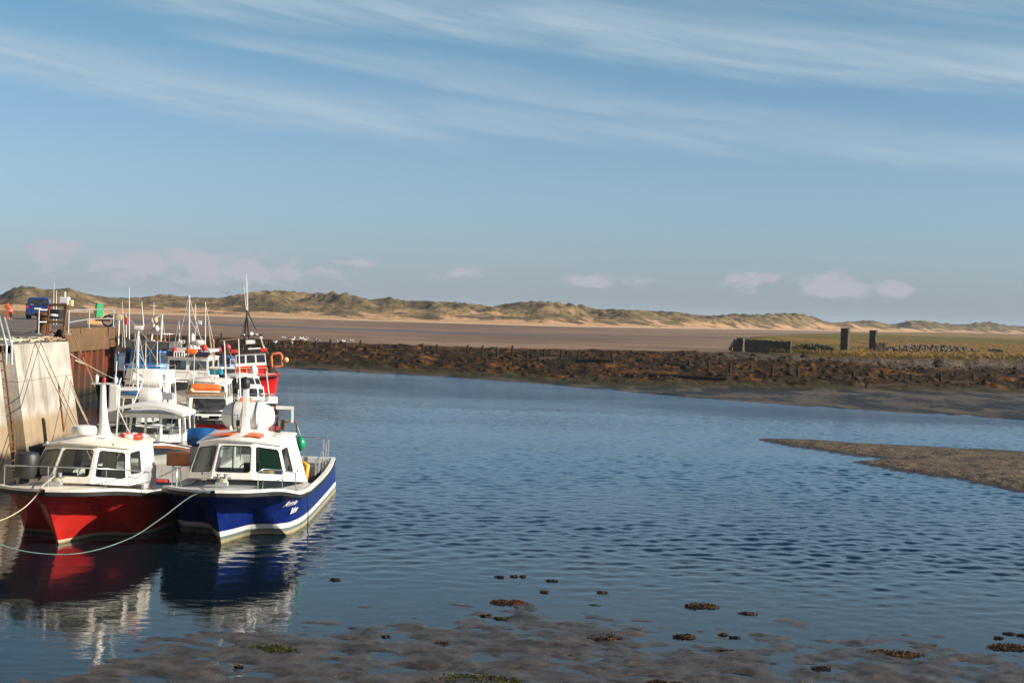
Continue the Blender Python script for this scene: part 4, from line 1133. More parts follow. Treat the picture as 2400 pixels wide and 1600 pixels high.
c_ = loc_of(b9, D(507, 872, 73)); box_part(b9, c_, (.62, .5, .26), 'fish_bin', TEAL, bevel=.04); box_part(b9, (c_.x, c_.y, c_.z + .22), (.70, .56, .12), 'bin_cover', WHITE, bevel=.05)
deck_rail(b9, g9, .4, 3.0, .45, .02, 4)

# 10 white sports cabin boat with canister deck
b10 = boat('cabin_boat', -12.75, 71.6, 20, 'white boat with dark raked windscreen beside the red trawler')
h10, g10 = hull(b10, 8.4, 1.30, 1.15, 1.0, .95, hull_paint('white_red_bottom', (.78, .76, .72), (.6, .57, .5), (.42, .05, .05), .22, .30), knuckle=False, yd=5.6)
simple_house(b10, .55, .95, 2.6, 5.4, 1.1, 1.78, 2, 3, lean=.2, vb=.25, rc=.08, over=.02, thick=.04)
wheelhouse(b10, ring6(.5, .84, .86, 3.3, 3.6, 5.4, 1.84, 1.82, 1.84), ring6(.44, .74, .8, 3.8, 4.0, 5.5, 2.25, 2.2, 2.25), {0: (.03, .97, .1, .92), 1: (.05, .95, .1, .9), 5: (.05, .95, .1, .9), 2: (.05, .9, .12, .9), 4: (.1, .95, .12, .9)}, gasket=False, name='upper_cabin', inside=False, over=.05)
deck_rail(b10, g10, .3, 2.8, .42, .022, 5)
c_ = loc_of(b10, D(636, 937, 72.6)); box_part(b10, c_, (.55, .5, .36), 'anchor_locker', WHITE, bevel=.04)
c_ = loc_of(b10, D(576, 940, 70)); raft_canister(b10, c_, .62, .2, ORANGE)
c_ = loc_of(b10, D(553, 905, 71)); mb = MB(); mb.lathe(c_, [(.12, -.2), (.2, -.1), (.2, .12), (.1, .2)], 12, 'Y'); mb.build('net_hauler', BLACK, b10, smooth=50)
c_ = loc_of(b10, D(625, 955, 72)); mb = MB(); mb.ball(c_, (.26, .2, .17), 10, 8); mb.build('fender', GREENPL, b10, smooth=180)
pole(b10, D(631, 930, 72.5), D(624, 870, 73.0), .03, .02, 'bow_staff')

# 11 red trawler, listing
HR = hull_paint('bright_red_topsides', (.66, .014, .008), (.45, .10, .05), (.40, .06, .04), -.1, .02)
b11 = boat('trawler', -15.75, 87.6, 12, 'bright red trawler with red and white wheelhouse and black tripod mast', ry=-4.5)
h11, g11 = hull(b11, 11, 1.75, 1.72, 1.55, 1.5, HR, knuckle=False, yd=6.5, cap=paint('red_cap', (.45, .03, .02), .5), strake=paint('dark_strake', (.10, .02, .02), .5))
simple_house(b11, .7, .98, 3.6, 5.8, 2.15, 2.95, 3, 2, flat=True, lean=.05, vb=.26, rc=.02, roofm=paint('dark_roof', (.06, .02, .02), .6), over=.10)
mb = MB(); mb.rows([[(x, y, z) for x, y in ((-1.0, 3.57), (1.0, 3.57), (1.0, 5.83), (-1.0, 5.83))] for z in (1.45, 2.16)], True); mb.build('house_base', paint('red_house', (.62, .014, .008), .4, .08, .2), b11)
for x, mt_ in ((-1.02, REDPL), (.86, REDPL)):
    mb = MB(); mb.box((x, 3.9, 3.14), (.42, .5, .22)); mb.build('roof_locker', mt_, b11, bevel=.03)
ap = Vector((-.05, 4.6, 5.75))
mb = MB(); mb.tube([(0, 4.5, 3.0), ap], [.09, .06], 8); mb.tube([(-.5, 5.2, 3.0), ap], .035, 6); mb.tube([(1.0, 5.2, 3.0), ap], .035, 6); mb.tube([(-.4, 4.0, 3.0), ap], .03, 6); mb.tube([(-.55, 4.6, 4.1), (.85, 4.6, 4.1)], .04, 6); mb.build('tripod_mast', BLACK, b11, smooth=60)
for x, z, r_ in ((.12, 4.2, .16), (-.30, 4.15, .10), (.48, 4.15, .10), (.72, 3.9, .12)):
    mb = MB(); mb.ball((x, 4.45, z), (r_, r_, r_ * .8), 12, 8); mb.build('mast_light', WHITE, b11, smooth=180)
box_part(b11, (.05, 4.2, 3.68), (.62, .3, .26), 'radar_box', WHITE, bevel=.04)
box_part(b11, (.25, 3.7, 3.26), (.80, .1, .10), 'radar_scanner', WHITE, bevel=.03)
mb = MB(); mb.tube([(.95, 4.1, 3.05), (.75, 4.4, 3.75)], .045, 6); mb.build('mast_brace', WHITE, b11)
for dx, top_ in ((-.12, 7.35), (.06, 8.1), (.14, 7.7)):
    mb = MB(); mb.tube([(ap.x + dx * .3, ap.y, ap.z - .1), (ap.x + dx, ap.y, top_)], [.022, .012], 6); mb.build('aerial', WHITE, b11)
mb = MB(); mb.tube([(1.42, 6.2, 1.5), (1.40, 6.2, 2.6), (1.50, 6.2, 2.78), (2.0, 6.2, 2.78), (2.1, 6.2, 2.6), (2.08, 6.2, 1.95), (1.6, 6.2, 1.9)], .09, 8); mb.build('net_hauler', paint('orange_hauler', (.55, .15, .06), .6, .2, .3), b11, smooth=60)
mb = MB(); mb.ball((2.35, 6.2, 2.32), .19, 12, 8); mb.build('hauler_buoy', BUFF, b11, smooth=180)
mb = MB(); mb.box((1.0, 7.4, 1.7), (1.1, 1.2, .5)); mb.ball((1.3, 5.6, 1.62), (.4, .4, .3)); mb.build('nets', paint('dark_nets', (.05, .035, .025), .9, .3), b11)
bpy.context.view_layer.update()
p0, n0 = hull_point(h11, 3.2, 1.35); p1, _ = hull_point(h11, 3.5, 1.35); n0.normalize(); r_ = (p1 - p0).normalized()
text_on(b11, 'B 34', .26, frame_at(p0 + n0 * .012, r_, n0.cross(r_)), WHITE)
c_ = loc_of(b11, (-16.1, 88.6, 2.0)); mb = MB(); mb.ball((.1, 1.6, 1.95), (.24, .2, .34), 12, 8); mb.build('windlass', WHITE, b11, smooth=180)
rail(b11, [(-1.0, 3.5, 2.05), (1.0, 3.5, 2.0)], [((x, 3.5, 1.6), (x, 3.5, 2.02)) for x in (-1, -.3, .4, 1)], .025, 'guard_rail', BUFF)

# 12 dark blue boat half hidden between them
b12 = boat('small_boat', -20.1, 96.5, 0, 'dark blue boat with timber mast and boom, half hidden left of the red trawler')
h12, g12 = hull(b12, 9, 1.5, 1.75, 1.3, 1.2, hull_paint('navy_topsides', (.02, .05, .14), (.4, .4, .4), (.08, .02, .02), .1, .2), knuckle=False, yd=5)
simple_house(b12, .5, .9, 2.6, 4.6, 1.6, 2.3, 2, 2, mat=paint('slate_blue_cabin', (.05, .13, .27), .45), roofm=paint('slate_blue_cabin', (.05, .13, .27), .45), vb=.4)
mb = MB(); mb.tube([loc_of(b12, D(529, 890, 97)), loc_of(b12, D(524, 798, 97))], [.10, .08], 8); mb.tube([loc_of(b12, D(514, 799, 97)), loc_of(b12, D(580, 792, 97))], .05, 6); mb.build('mast_and_boom', OLDWOOD, b12, smooth=60)
mb = MB(); mb.tube([loc_of(b12, D(520, 850, 97.3)), loc_of(b12, D(519, 780, 97.3))], .06, 6); mb.build('derrick', BLACK, b12)
for px, py in ((533, 814), (514, 820)):
    c_ = loc_of(b12, D(px, py, 96.8)); mb = MB(); mb.ball(c_, .25, 12, 8); mb.build('pot_buoy', paint('dull_red_buoy', (.32, .04, .05), .5), b12, smooth=180)

# ------------------------------------------------------------------ rigging and small clutter
def stays(b_, y, segs, r=.011, mat=GREYPL, name='rigging'):
    for px0, py0, px1, py1 in segs:
        mb = MB(); mb.tube([loc_of(b_, D(px0, py0, y)), loc_of(b_, D(px1, py1, y))], r, 4); mb.build(name, mat, b_)
stays(b4, 56.6, [(324, 775, 300, 925), (324, 775, 352, 925), (322, 820, 372, 915)], .012)
stays(b5, 63.5, [(341, 802, 300, 862), (341, 802, 378, 862), (368, 800, 341, 840)], .012, OLDWOOD)
stays(b6, 88.5, [(364, 742, 300, 812), (380, 740, 392, 830), (352, 812, 330, 850), (296, 740, 350, 800)], .018)
stays(b9, 76.2, [(443, 695, 410, 835), (443, 695, 482, 835), (443, 745, 500, 838), (420, 750, 404, 832), (481, 710, 500, 800)], .014)
stays(b8, 67.2, [(453, 832, 432, 895), (453, 832, 500, 897)], .012, OLDWOOD)
stays(b12, 97, [(524, 800, 512, 860), (524, 800, 556, 858), (580, 793, 556, 850)], .02, OLDWOOD)
stays(b11, 91.5, [(578, 738, 630, 830), (578, 738, 556, 826)], .02, BLACK)
mb = MB(); mb.tube([(1.78, 3.7, 1.06), (1.81, 3.85, .6), (1.80, 4.0, -.1)], .014, 5); mb.build('hanging_rope', BLACK, b2)
mb = MB(); mb.tube([(1.93, 4.4, .98), (1.96, 4.6, .5), (1.92, 4.7, .1)], .014, 5); mb.build('hanging_rope', BLACK, b1)
for b_, g_, n_ in ((b3, g3, 2), (b5, g5, 2), (b7, g7, 2), (b10, g10, 2)):
    for k in range(n_):
        y = 2.2 + 1.6 * k; x, z = g_(y); fender(b_, (x + .12, y, z - .45), (BLACK, BUFF, WHITE)[k % 3], .12, .42)
for k, (x, y, m_) in enumerate(((-.7, 8.2, BUFF), (.2, 8.6, REDPL), (.5, 7.6, TEAL))): box_part(b1, (x, y, .55), (.75, .5, .36), 'fish_box', m_, bevel=.03)
for k, (x, y, m_) in enumerate(((-.9, 7.2, BUFF), (.1, 10.6, BLUEPL), (-.6, 10.2, DARKGREY))): box_part(b2, (x, y, .58), (.8, .55, .40), 'fish_box', m_, rz=.2 * k, bevel=.03)
# ------------------------------------------------------------------ quay
QZ = 4.4
m, t, b = newmat('quay_concrete')
p = geopos(t); X, Y, Z = t.xyz(p)
n1 = t.noise(p, .7, 5, .6); n2 = t.noise(t.scalev(p, 2.2, 2.2, .16), 1.0, 5, .65); n3 = t.noise(p, 9, 4, .7)
c = t.mix(t.ramp(n1, .3, .7), S('98928a'), S('bcb6ac'))
c = t.mix(t.m('MULTIPLY', t.ramp(n2, .46, .70), .62), c, S('5d5345'))
c = t.mix(t.m('MULTIPLY', t.ramp(n3, .55, .8), .35), c, S('7c705f'))
tide = t.ramp(t.m('ADD', Z, t.m('MULTIPLY', t.m('SUBTRACT', n2, .5), .9)), 2.15, 1.75)
c = t.mix(t.m('MULTIPLY', tide, .75), c, t.mix(n1, S('7d6743'), S('947a54')))
c = t.mix(t.ramp(t.m('ADD', Z, t.m('MULTIPLY', t.m('SUBTRACT', n2, .5), .8)), 1.15, .75), c, S('1a150d'))
# shutter joints of the pours
jz = t.m('LESS_THAN', t.m('ABSOLUTE', t.m('SUBTRACT', Z, 3.18)), .018)
jy = t.m('LESS_THAN', t.m('ABSOLUTE', t.m('SUBTRACT', t.m('PINGPONG', Y, 3.05), 0.0)), .02)
c = t.mix(t.m('MULTIPLY', t.m('MAXIMUM', jz, jy), .45), c, S('4a4136'))
t.put(b.inputs['Base Color'], c); b.inputs['Roughness'].default_value = .85
bn = t.new('ShaderNodeBump'); bn.inputs['Strength'].default_value = .5; bn.inputs['Distance'].default_value = .03
t.put(bn.inputs['Height'], t.m('ADD', n3, t.m('MULTIPLY', n1, 1.5))); t.put(b.inputs['Normal'], bn.outputs[0])
CONC = m
# wall face runs alongside the view with a batter; the ladder recess is left open
XT, XB, YE = -16.85, -16.0, 54.0
LY0, LY1 = 46.6, 48.1
qw = empty('quay_wall', (XT, 40, 0)); tag(qw, 'pale battered concrete quay wall with rust streaks and a ladder recess', 'quay')
mb = MB()
def face(y0, y1, dx=0.0, n=8):
    mb.rows([[(XB + (XT - XB) * k / n + dx, y, -1.4 + (QZ + 1.4) * k / n if k else -1.4) for k in range(n + 1)] for y in (y0, y1)])
XBm = XB
face(8, LY0); face(LY1, YE)
for ya, yb_ in ((LY0, LY0), (LY1, LY1)):
    mb.rows([[(XB, ya, -1.4), (XT, ya, QZ)], [(XB - .55, ya, -1.4), (XT - .55, ya, QZ)]])
face(LY0, LY1, -.55)
mb.rows([[(XB, YE, -1.4), (XT, YE, QZ)], [(-25.9, 81.0, -1.4), (-25.75, 81.0, QZ)]])
mb.build('wall_face', CONC, qw, loc=(XT, 40, 0), fix=True)
mb = MB()
cope = [(XT + .02, 8), (XT + .02, LY0), (XT - .55, LY0), (XT - .55, LY1), (XT + .02, LY1), (XT + .02, YE + .02), (XT - 1.0, YE + .02), (XT - 1.0, 8)]
mb.prism(cope, QZ - .30, QZ + .035); o = mb.build('coping', CONC, qw, loc=(XT, 40, 0), bevel=.04)
rstk = paint('rust_stain_iron', (.22, .08, .025), .85, .3)
c_ = D(165, 895, 53.3)
mb = MB(); xx = lambda z: XB + (XT - XB) * (z + 1.4) / (QZ + 1.4) + .03
mb.tube([(xx(2.95), 52.2, 2.95), (xx(1.2), 52.15, 1.2)], .035, 6); mb.build('rusty_pipe', rstk, qw, loc=(XT, 40, 0))
# ladder in the recess
ld = empty('quay_ladder', (XT - .2, 47.35, QZ)); tag(ld, 'rusty iron ladder with grey grab handles in the wall recess', 'ladder')
LO = (XT - .2, 47.35, QZ)
lx = lambda z: XB - .22 + (XT - XB) * (z + 1.4) / (QZ + 1.4)
for y in (47.02, 47.62):
    mb = MB(); mb.tube([(lx(-1), y, -1.0), (lx(QZ), y, QZ)], .04, 6); mb.build('ladder_rail', RUST, ld, loc=LO)
mb = MB()
for k in range(17):
    z = -.6 + k * .3; mb.tube([(lx(z), 47.02, z), (lx(z), 47.62, z)], .025, 6)
mb.build('rungs', RUST, ld, loc=LO)
for px0, py0, px1, py1 in ((28, 812, 10, 745), (15, 812, -3, 740)):
    a_, b_ = D(px0, py0, 47.3), D(px1, py1, 48.0)
    mb = MB(); mb.tube([(a_.x, a_.y, QZ - .6), a_, b_, (b_.x - .5, b_.y + .3, b_.z - .1), (b_.x - .7, b_.y + .4, QZ)], .045, 7); mb.build('grab_handle', GALV, ld, loc=LO, smooth=60)

# rusty sheet piling under a concrete cap, further along
sp_ = empty('sheet_pile_wall', (-25, 85, 0)); tag(sp_, 'rust orange sheet piling under a brown concrete cap', 'quay')
rows_ = []
y = 79.6; pts2 = []
while y < 89.2:
    pts2 += [(-25.0, y), (-25.0, y + .42), (-25.42, y + .62), (-25.42, y + 1.02)]; y += 1.22
pts2 += [(-25.0, y), (-25.0, 89.6), (-30, 90.2), (-60, 92)]
mb = MB(); mb.rows([[(x, y, z) for z in (-1.5, .4, 3.1)] for x, y in pts2])
m, t, b = newmat('rusted_piling')
p = geopos(t); Z = t.xyz(p)[2]; n1 = t.noise(t.scalev(p, 1.5, 1.5, .25), 1.2, 5, .65); n2 = t.noise(p, 5, 4, .7)
c = t.mix(t.ramp(n1, .35, .65), S('43200f'), S('7a3718'))
c = t.mix(t.m('MULTIPLY', t.ramp(n2, .5, .7), .5), c, S('4a2414'))
c = t.mix(t.ramp(t.m('ADD', Z, t.m('MULTIPLY', t.m('SUBTRACT', n1, .5), 1.6)), 2.1, 1.5), c, S('4b3320'))
c = t.mix(t.ramp(Z, 1.1, .5), c, S('1c1710'))
t.put(b.inputs['Base Color'], c); b.inputs['Roughness'].default_value = .9
mb.build('piling', m, sp_, loc=(-25, 85, 0))
capm = paint('stained_cap_concrete', S('6b543c'), .85, .22, .5, scale=.8, bump=.4)
mb = MB(); mb.prism([(-24.92, 79.4), (-24.92, 89.7), (-26.4, 89.7), (-26.4, 79.4)], 3.05, QZ + .02); mb.build('concrete_cap', capm, sp_, loc=(-25, 85, 0), bevel=.05)
mb = MB(); mb.rows([[(-24.92, 56.5, -1.4), (-24.92, 56.5, QZ)], [(-17.0, 54.2, -1.4), (-17.0, 54.2, QZ)]]) if False else None
# quay paving
m, t, b = newmat('quay_tarmac')
p = geopos(t); n1 = t.noise(p, .35, 5, .6); n2 = t.noise(p, 6, 4, .7)
c = t.mix(t.ramp(n1, .35, .65), S('574d47'), S('6e625a')); c = t.mix(t.m('MULTIPLY', t.ramp(n2, .5, .75), .4), c, S('504843'))
t.put(b.inputs['Base Color'], c); b.inputs['Roughness'].default_value = .9
mb = MB(); mb.prism([(XT - .95, 8), (XT - .95, YE), (XT - 1.0, YE + .03), (-25.9, 81.0), (-25.9, 89.6), (-28.4, 96), (-40, 142), (-95, 142), (-95, 8)], 1.0, QZ)
tag(mb.build('pavement', m), kind='structure')
mb = MB(); mb.prism([(-40, 138), (-40.3, 141.8), (-95, 141.8), (-95, 138)], QZ, QZ + .42); tag(mb.build('kerb_wall', OLDWOOD, loc=(-60, 140, QZ)), 'low brown kerb beam along the far edge of the quay', 'kerb')
# sandy bank of spoil behind the quay
def on_quay(px, y, z=QZ):
    d = ray(px, 740); v = d * (y / d.y); return Vector((v.x, y, z))

# railing: gate panel and long rail
def railing(name, pts, label, r=.035, h=1.1, grp=None):
    c0 = Vector(pts[0]); o = empty(name, c0); tag(o, label, 'railing', grp)
    for p_ in pts:
        mb = MB(); mb.tube([p_, (p_[0], p_[1], p_[2] + h)], r * 1.1, 7); mb.box((p_[0], p_[1], p_[2] + .02), (.2, .2, .04)); mb.build('post', GALV, o, loc=c0, smooth=60)
    for hh, nm in ((h, 'top_rail'), (h * .5, 'middle_rail')):
        mb = MB(); mb.tube([(p_[0], p_[1], p_[2] + hh) for p_ in pts], r, 7); mb.build(nm, GALV, o, loc=c0, smooth=60)
    return o
railing('quay_railing', [on_quay(161, 66.5), on_quay(209, 82), on_quay(266, 88.6)], 'long galvanised tube railing above the rusty sheet piling')
railing('quay_railing', [on_quay(91, 65), on_quay(150, 66.2)], 'short galvanised railing panel in front of the parked car', h=1.12)

# fish landing frame with control cabinet
fl = on_quay(135, 62); fr = empty('landing_frame', fl); tag(fr, 'dark rusty hoist frame holding a black bin beside the railing', 'hoist')
def fq(px, py, y): return D(px, py, y)
for px0, py0, px1, py1, nm in ((108, 790, 117, 714, 'leg'), (147, 786, 157, 716, 'leg'), (113, 776, 119, 714, 'leg'), (150, 776, 155, 716, 'leg')):
    y_ = 62 if nm and py0 > 780 else 64.5
    mb = MB(); a_ = fq(px0, py0, y_); mb.tube([(a_.x, a_.y, QZ), fq(px1, py1, y_)], .04, 6); mb.build('leg', RUST, fr, loc=fl)
for e0, e1, y_ in ((116, 157, 714), (112, 152, 754)):
    mb = MB(); mb.tube([fq(e0, y_, 62), fq(e1, y_, 62)], .055, 6); mb.build('cross_bar', RUST, fr, loc=fl)
a_ = fq(130, 736, 63); mb = MB(); mb.box(a_, (.55, .6, .42)); mb.build('bin', BLACK, fr, loc=fl, bevel=.04)
a_ = fq(125, 739, 62.55); mb = MB(); mb.ball(a_, (.22, .12, .07), 10, 6); mb.build('white_float', WHITE, fr, loc=fl, smooth=180)
cb = empty('control_cabinet', on_quay(152, 66)); cbl = cb.location.copy(); tag(cb, 'white electric cabinet with a short aerial above the hoist frame', 'cabinet')
mb = MB(); a_ = fq(152, 705, 66); mb.box(a_, (.40, .35, .36)); mb.build('cabinet', WHITE, cb, loc=cbl, bevel=.02)
mb = MB(); mb.tube([(a_.x, a_.y, a_.z + .15), (a_.x, a_.y, a_.z + .42)], .04, 6); mb.build('aerial', WHITE, cb, loc=cbl)
mb = MB(); mb.box((a_.x + .02, a_.y - .18, a_.z - .11), (.22, .02, .06)); mb.build('label_plate', GREYPL, cb, loc=cbl)
mb = MB(); mb.box((a_.x + .29, a_.y + .05, a_.z - .09), (.12, .3, .28)); mb.build('side_box', paint('cream_box', (.72, .52, .25), .5), cb, loc=cbl, bevel=.01)
mb = MB(); mb.tube([(a_.x, a_.y + .1, QZ), (a_.x, a_.y + .1, a_.z)], .06, 6); mb.build('post', RUST, cb, loc=cbl)
for px, y0, y1, lab in ((126, 712, 662, 'tall whitish aerial pole behind the hoist frame'), (132, 712, 682, 'shorter whitish aerial pole behind the hoist frame')):
    q = on_quay(px, 92); a_ = D(px, y1, 92); mb = MB(); mb.tube([q, (a_.x, a_.y, a_.z)], [.045, .03], 6); mb.ball((a_.x, a_.y, a_.z), .05, 6, 4)
    tag(mb.build('aerial_pole', GALV, loc=q, smooth=60), lab, 'aerial')
q = on_quay(104, 67.5); bo = empty('quay_bollard', q); tag(bo, 'stout brown mooring bollard behind the short railing panel', 'bollard')
mb = MB(); mb.lathe((0, 0, 0), [(.42, 0), (.40, .06), (.34, .1), (.32, .7), (.36, .78)], 18); mb.build('bollard_stem', RUST, bo, smooth=40)
mb = MB(); mb.lathe((0, 0, .78), [(.38, 0), (.46, .06), (.46, .16), (.3, .22)], 18); mb.build('bollard_head', RUST, bo, smooth=40)
# green pump box
q = on_quay(232, 104); g_ = empty('green_marker', q); tag(g_, 'tall green round topped marker standing behind the long railing', 'marker')
mb = MB(); pr = [(-.24, 0), (.24, 0)] + [(.24 * math.cos(a), .80 + .24 * math.sin(a)) for a in [k * math.pi / 10 for k in range(11)]]
n_ = len(pr); mb.add([(x, -.14, z + .44) for x, z in pr] + [(x, .14, z + .44) for x, z in pr], [tuple(range(n_)), tuple(reversed(range(n_, 2 * n_)))] + [(i, (i + 1) % n_, n_ + (i + 1) % n_, n_ + i) for i in range(n_)])
o_ = mb.build('marker_board', paint('marker_green', (.0, .30, .09), .45, .1), g_); o_.rotation_euler.z = R(38)
mb = MB(); mb.box((0, 0, .22), (.42, .42, .44)); mb.build('marker_base', paint('orange_base', (.55, .12, .04), .6, .2), g_, bevel=.03)
q = on_quay(222, 96); mb = MB(); mb.box((q.x, q.y, q.z + .20), (1.0, .6, .36), rz=.3); tag(mb.build('fish_crate', paint('peach_crate', (.75, .40, .18), .5, .1), loc=q, bevel=.04), 'pale orange fish crate lying below the green marker', 'crate')
q = on_quay(254, 90); tr = empty('net_trolley', q); tag(tr, 'small dark trolley with a round wheel near the end of the railing', 'trolley')
mb = MB(); mb.tube([(.35 * math.cos(a), 0, .36 + .33 * math.sin(a)) for a in [k * math.pi / 10 for k in range(20)]], .07, 8, closed=True); mb.build('wheel', BLACK, tr, smooth=180)
mb = MB(); mb.box((-.4, .3, .4), (.9, .6, .12)); mb.tube([(-.8, .3, .4), (-1.0, .3, 1.0)], .04, 6); mb.build('frame', RUST, tr)
# white corner pole with round lamp
q = Vector((-24.72, 89.3, .2)); cp_ = empty('corner_pole', q); tag(cp_, 'slim white pole with a round cream disc at the piling corner', 'pole')
a_ = D(279, 744, 89.3); mb = MB(); mb.tube([(0, 0, 0), (a_.x - q.x, a_.y - q.y, a_.z - q.z - .2)], .05, 8); mb.build('pole_shaft', WHITE, cp_, smooth=60)
mb = MB(); mb.lathe((a_.x - q.x, a_.y - q.y, a_.z - q.z), [(.10, -.06), (.20, -.05), (.22, 0), (.20, .05), (.10, .06)], 20, 'Y'); mb.build('disc', paint('cream_disc', (.80, .62, .36), .5), cp_, smooth=50)
# life buoy post
q = on_quay(17, 108); lb = empty('lifebuoy_post', q); tag(lb, 'bright orange lifebuoy housing on a post at the left edge', 'lifebuoy')
mb = MB(); mb.box((0, 0, .62), (.12, .12, 1.24)); mb.build('post', paint('orange_post', (.65, .12, .02), .5), lb)
mb = MB(); mb.lathe((0, -.09, .96), [(.16, -.06), (.20, -.05), (.20, .05), (.16, .06)], 20, 'Y'); mb.build('housing', ORANGE, lb, smooth=40)

# child on the quay
q = on_quay(24, 109.5); pe = empty('person', q, R(20)); tag(pe, 'small child in a red and white top and dark trousers beside the orange post', 'person')
SKIN = paint('skin', (.55, .32, .22), .5, .05)
def skinned(name, nodes, edges, mat, parent, sub=2):
    me = bpy.data.meshes.new(name); me.from_pydata([n_[0] for n_ in nodes], edges, []); o = bpy.data.objects.new(name, me); col.objects.link(o); o.parent = parent
    me.materials.append(mat); md = o.modifiers.new('skin', 'SKIN'); md.use_smooth_shade = True
    for i, n_ in enumerate(nodes): 
        me.skin_vertices[0].data[i].radius = n_[1] if isinstance(n_[1], tuple) else (n_[1], n_[1])
    me.skin_vertices[0].data[0].use_root = True
    o.modifiers.new('sub', 'SUBSURF').levels = 1; o.modifiers['sub'].render_levels = sub; return o
nodes = [((0, 0, .52), (.10, .075)), ((0, .0, .66), (.10, .07)), ((0, 0, .80), (.115, .07)), ((0, -.005, .86), .035), ((0, -.015, .92), (.062, .07)), ((0, -.02, 1.0), (.070, .078)), ((0, -.012, 1.07), (.045, .05)),
         ((.14, 0, .80), .035), ((.17, -.02, .66), .030), ((.165, -.09, .55), .022), ((.16, -.12, .50), .022), ((-.14, 0, .80), .035), ((-.18, .0, .66), .030), ((-.18, -.05, .54), .022), ((-.178, -.065, .48), .022),
         ((.06, 0, .46), .062), ((.065, -.02, .27), .045), ((.068, .03, .06), .030), ((.07, -.07, .03), .026), ((-.06, 0, .46), .062), ((-.065, -.05, .27), .045), ((-.068, -.10, .06), .030), ((-.07, -.19, .03), .026)]
edges = [(0, 1), (1, 2), (2, 3), (3, 4), (4, 5), (5, 6), (2, 7), (7, 8), (8, 9), (9, 10), (2, 11), (11, 12), (12, 13), (13, 14), (0, 15), (15, 16), (16, 17), (17, 18), (0, 19), (19, 20), (20, 21), (21, 22)]
for hx, hy, hz, sg in ((.16, -.12, .50, 1), (-.178, -.065, .48, -1)):      # fingers and thumb
    base = 10 if sg > 0 else 14
    for k, (dx, dz) in enumerate(((-.015, -.045), (-.005, -.052), (.006, -.05), (.015, -.04), (-.03 * sg, -.012))):
        nodes.append(((hx + dx, hy - .012, hz + dz), .007)); edges.append((base, len(nodes) - 1))
skinned('body', nodes, edges, SKIN, pe)
mb = MB(); mb.lathe((0, 0, 0), [(.125, .50), (.122, .60), (.125, .70), (.14, .79), (.10, .835), (.05, .85)], 14); o = mb.build('top', paint('red_top', (.60, .02, .04), .8), pe, smooth=60); o.scale = (1.05, .78, 1)
mb = MB(); mb.lathe((0, 0, 0), [(.133, .64), (.135, .72)], 14); o = mb.build('white_panel', WHITE, pe, smooth=60); o.scale = (1.06, .80, 1)
for sg in (1, -1):
    mb = MB(); e = 11 if sg < 0 else 7
    mb.tube([nodes[e][0], nodes[e + 1][0], nodes[e + 2][0]], [.050, .042, .034], 8); mb.build('sleeve', REDPL, pe, smooth=60)
    k = 15 if sg > 0 else 19
    mb = MB(); mb.tube([(sg * .05, 0, .54), nodes[k][0], nodes[k + 1][0], tuple(Vector(nodes[k + 2][0]) + Vector((0, 0, .04)))], [.085, .08, .06, .05], 8); mb.build('trouser_leg', NAVY, pe, smooth=60)
    f_ = nodes[k + 3][0]; mb = MB(); mb.ball((f_[0], f_[1] + .04, .035), (.04, .10, .036), 10, 6); mb.build('shoe', WHITE, pe, smooth=180)
mb = MB(); mb.ball((0, .0, 1.01), (.082, .085, .085), 12, 8); mb.ball((0, .03, .97), (.078, .06, .09), 12, 8); mb.build('hair', paint('brown_hair', (.10, .055, .03), .7), pe, smooth=180)
mb = MB(); mb.ball((0, -.095, .965), (.010, .014, .014), 6, 5); mb.build('nose', SKIN, pe, smooth=180)
for sg in (1, -1): mb = MB(); mb.ball((.027 * sg, -.088, .985), (.009, .005, .006), 6, 4); mb.build('eye', BLACK, pe)
mb = MB(); mb.ball((0, -.088, .935), (.018, .005, .005), 6, 4); mb.build('mouth', REDPL, pe)

# parked car seen from behind
q = on_quay(88, 112); q.z = QZ; ca = empty('parked_car', q, R(15)); tag(ca, 'dark blue people carrier parked on the quay, seen from behind', 'car')
CARP = paint('car_blue', (.012, .03, .16), .22, .06)
prof = [(0.0, .42), (.02, .95), (.12, 1.02), (.42, 1.62), (.62, 1.70), (1.6, 1.76), (2.6, 1.70), (3.3, 1.12), (4.25, .86), (4.35, .45), (4.2, .28), (.1, .28)]
def hw(z): return .90 if z < 1.0 else .90 - (z - 1.0) * .26
mb = MB(); rr = []
for f_ in (-1, -.93, .93, 1):
    rr.append([(f_ * hw(z) * (1 if abs(f_) < 1 else 1), y, z if abs(f_) < 1 else z * .985 + .01) for y, z in prof])
mb.rows(rr, False); n_ = len(prof)
mb.rows([[r_[-1], r_[0]] for r_ in rr]); mb.add(rr[0], [tuple(range(n_))]); mb.add(rr[-1], [tuple(reversed(range(n_)))])
mb.build('body', CARP, ca, smooth=30, bevel=.03)
mb = MB(); mb.add([(-.73, .145, 1.08), (.73, .145, 1.08), (.63, .375, 1.56), (-.63, .375, 1.56)], [(0, 1, 2, 3)]); mb.build('rear_window', TINT, ca, solid=-.012)
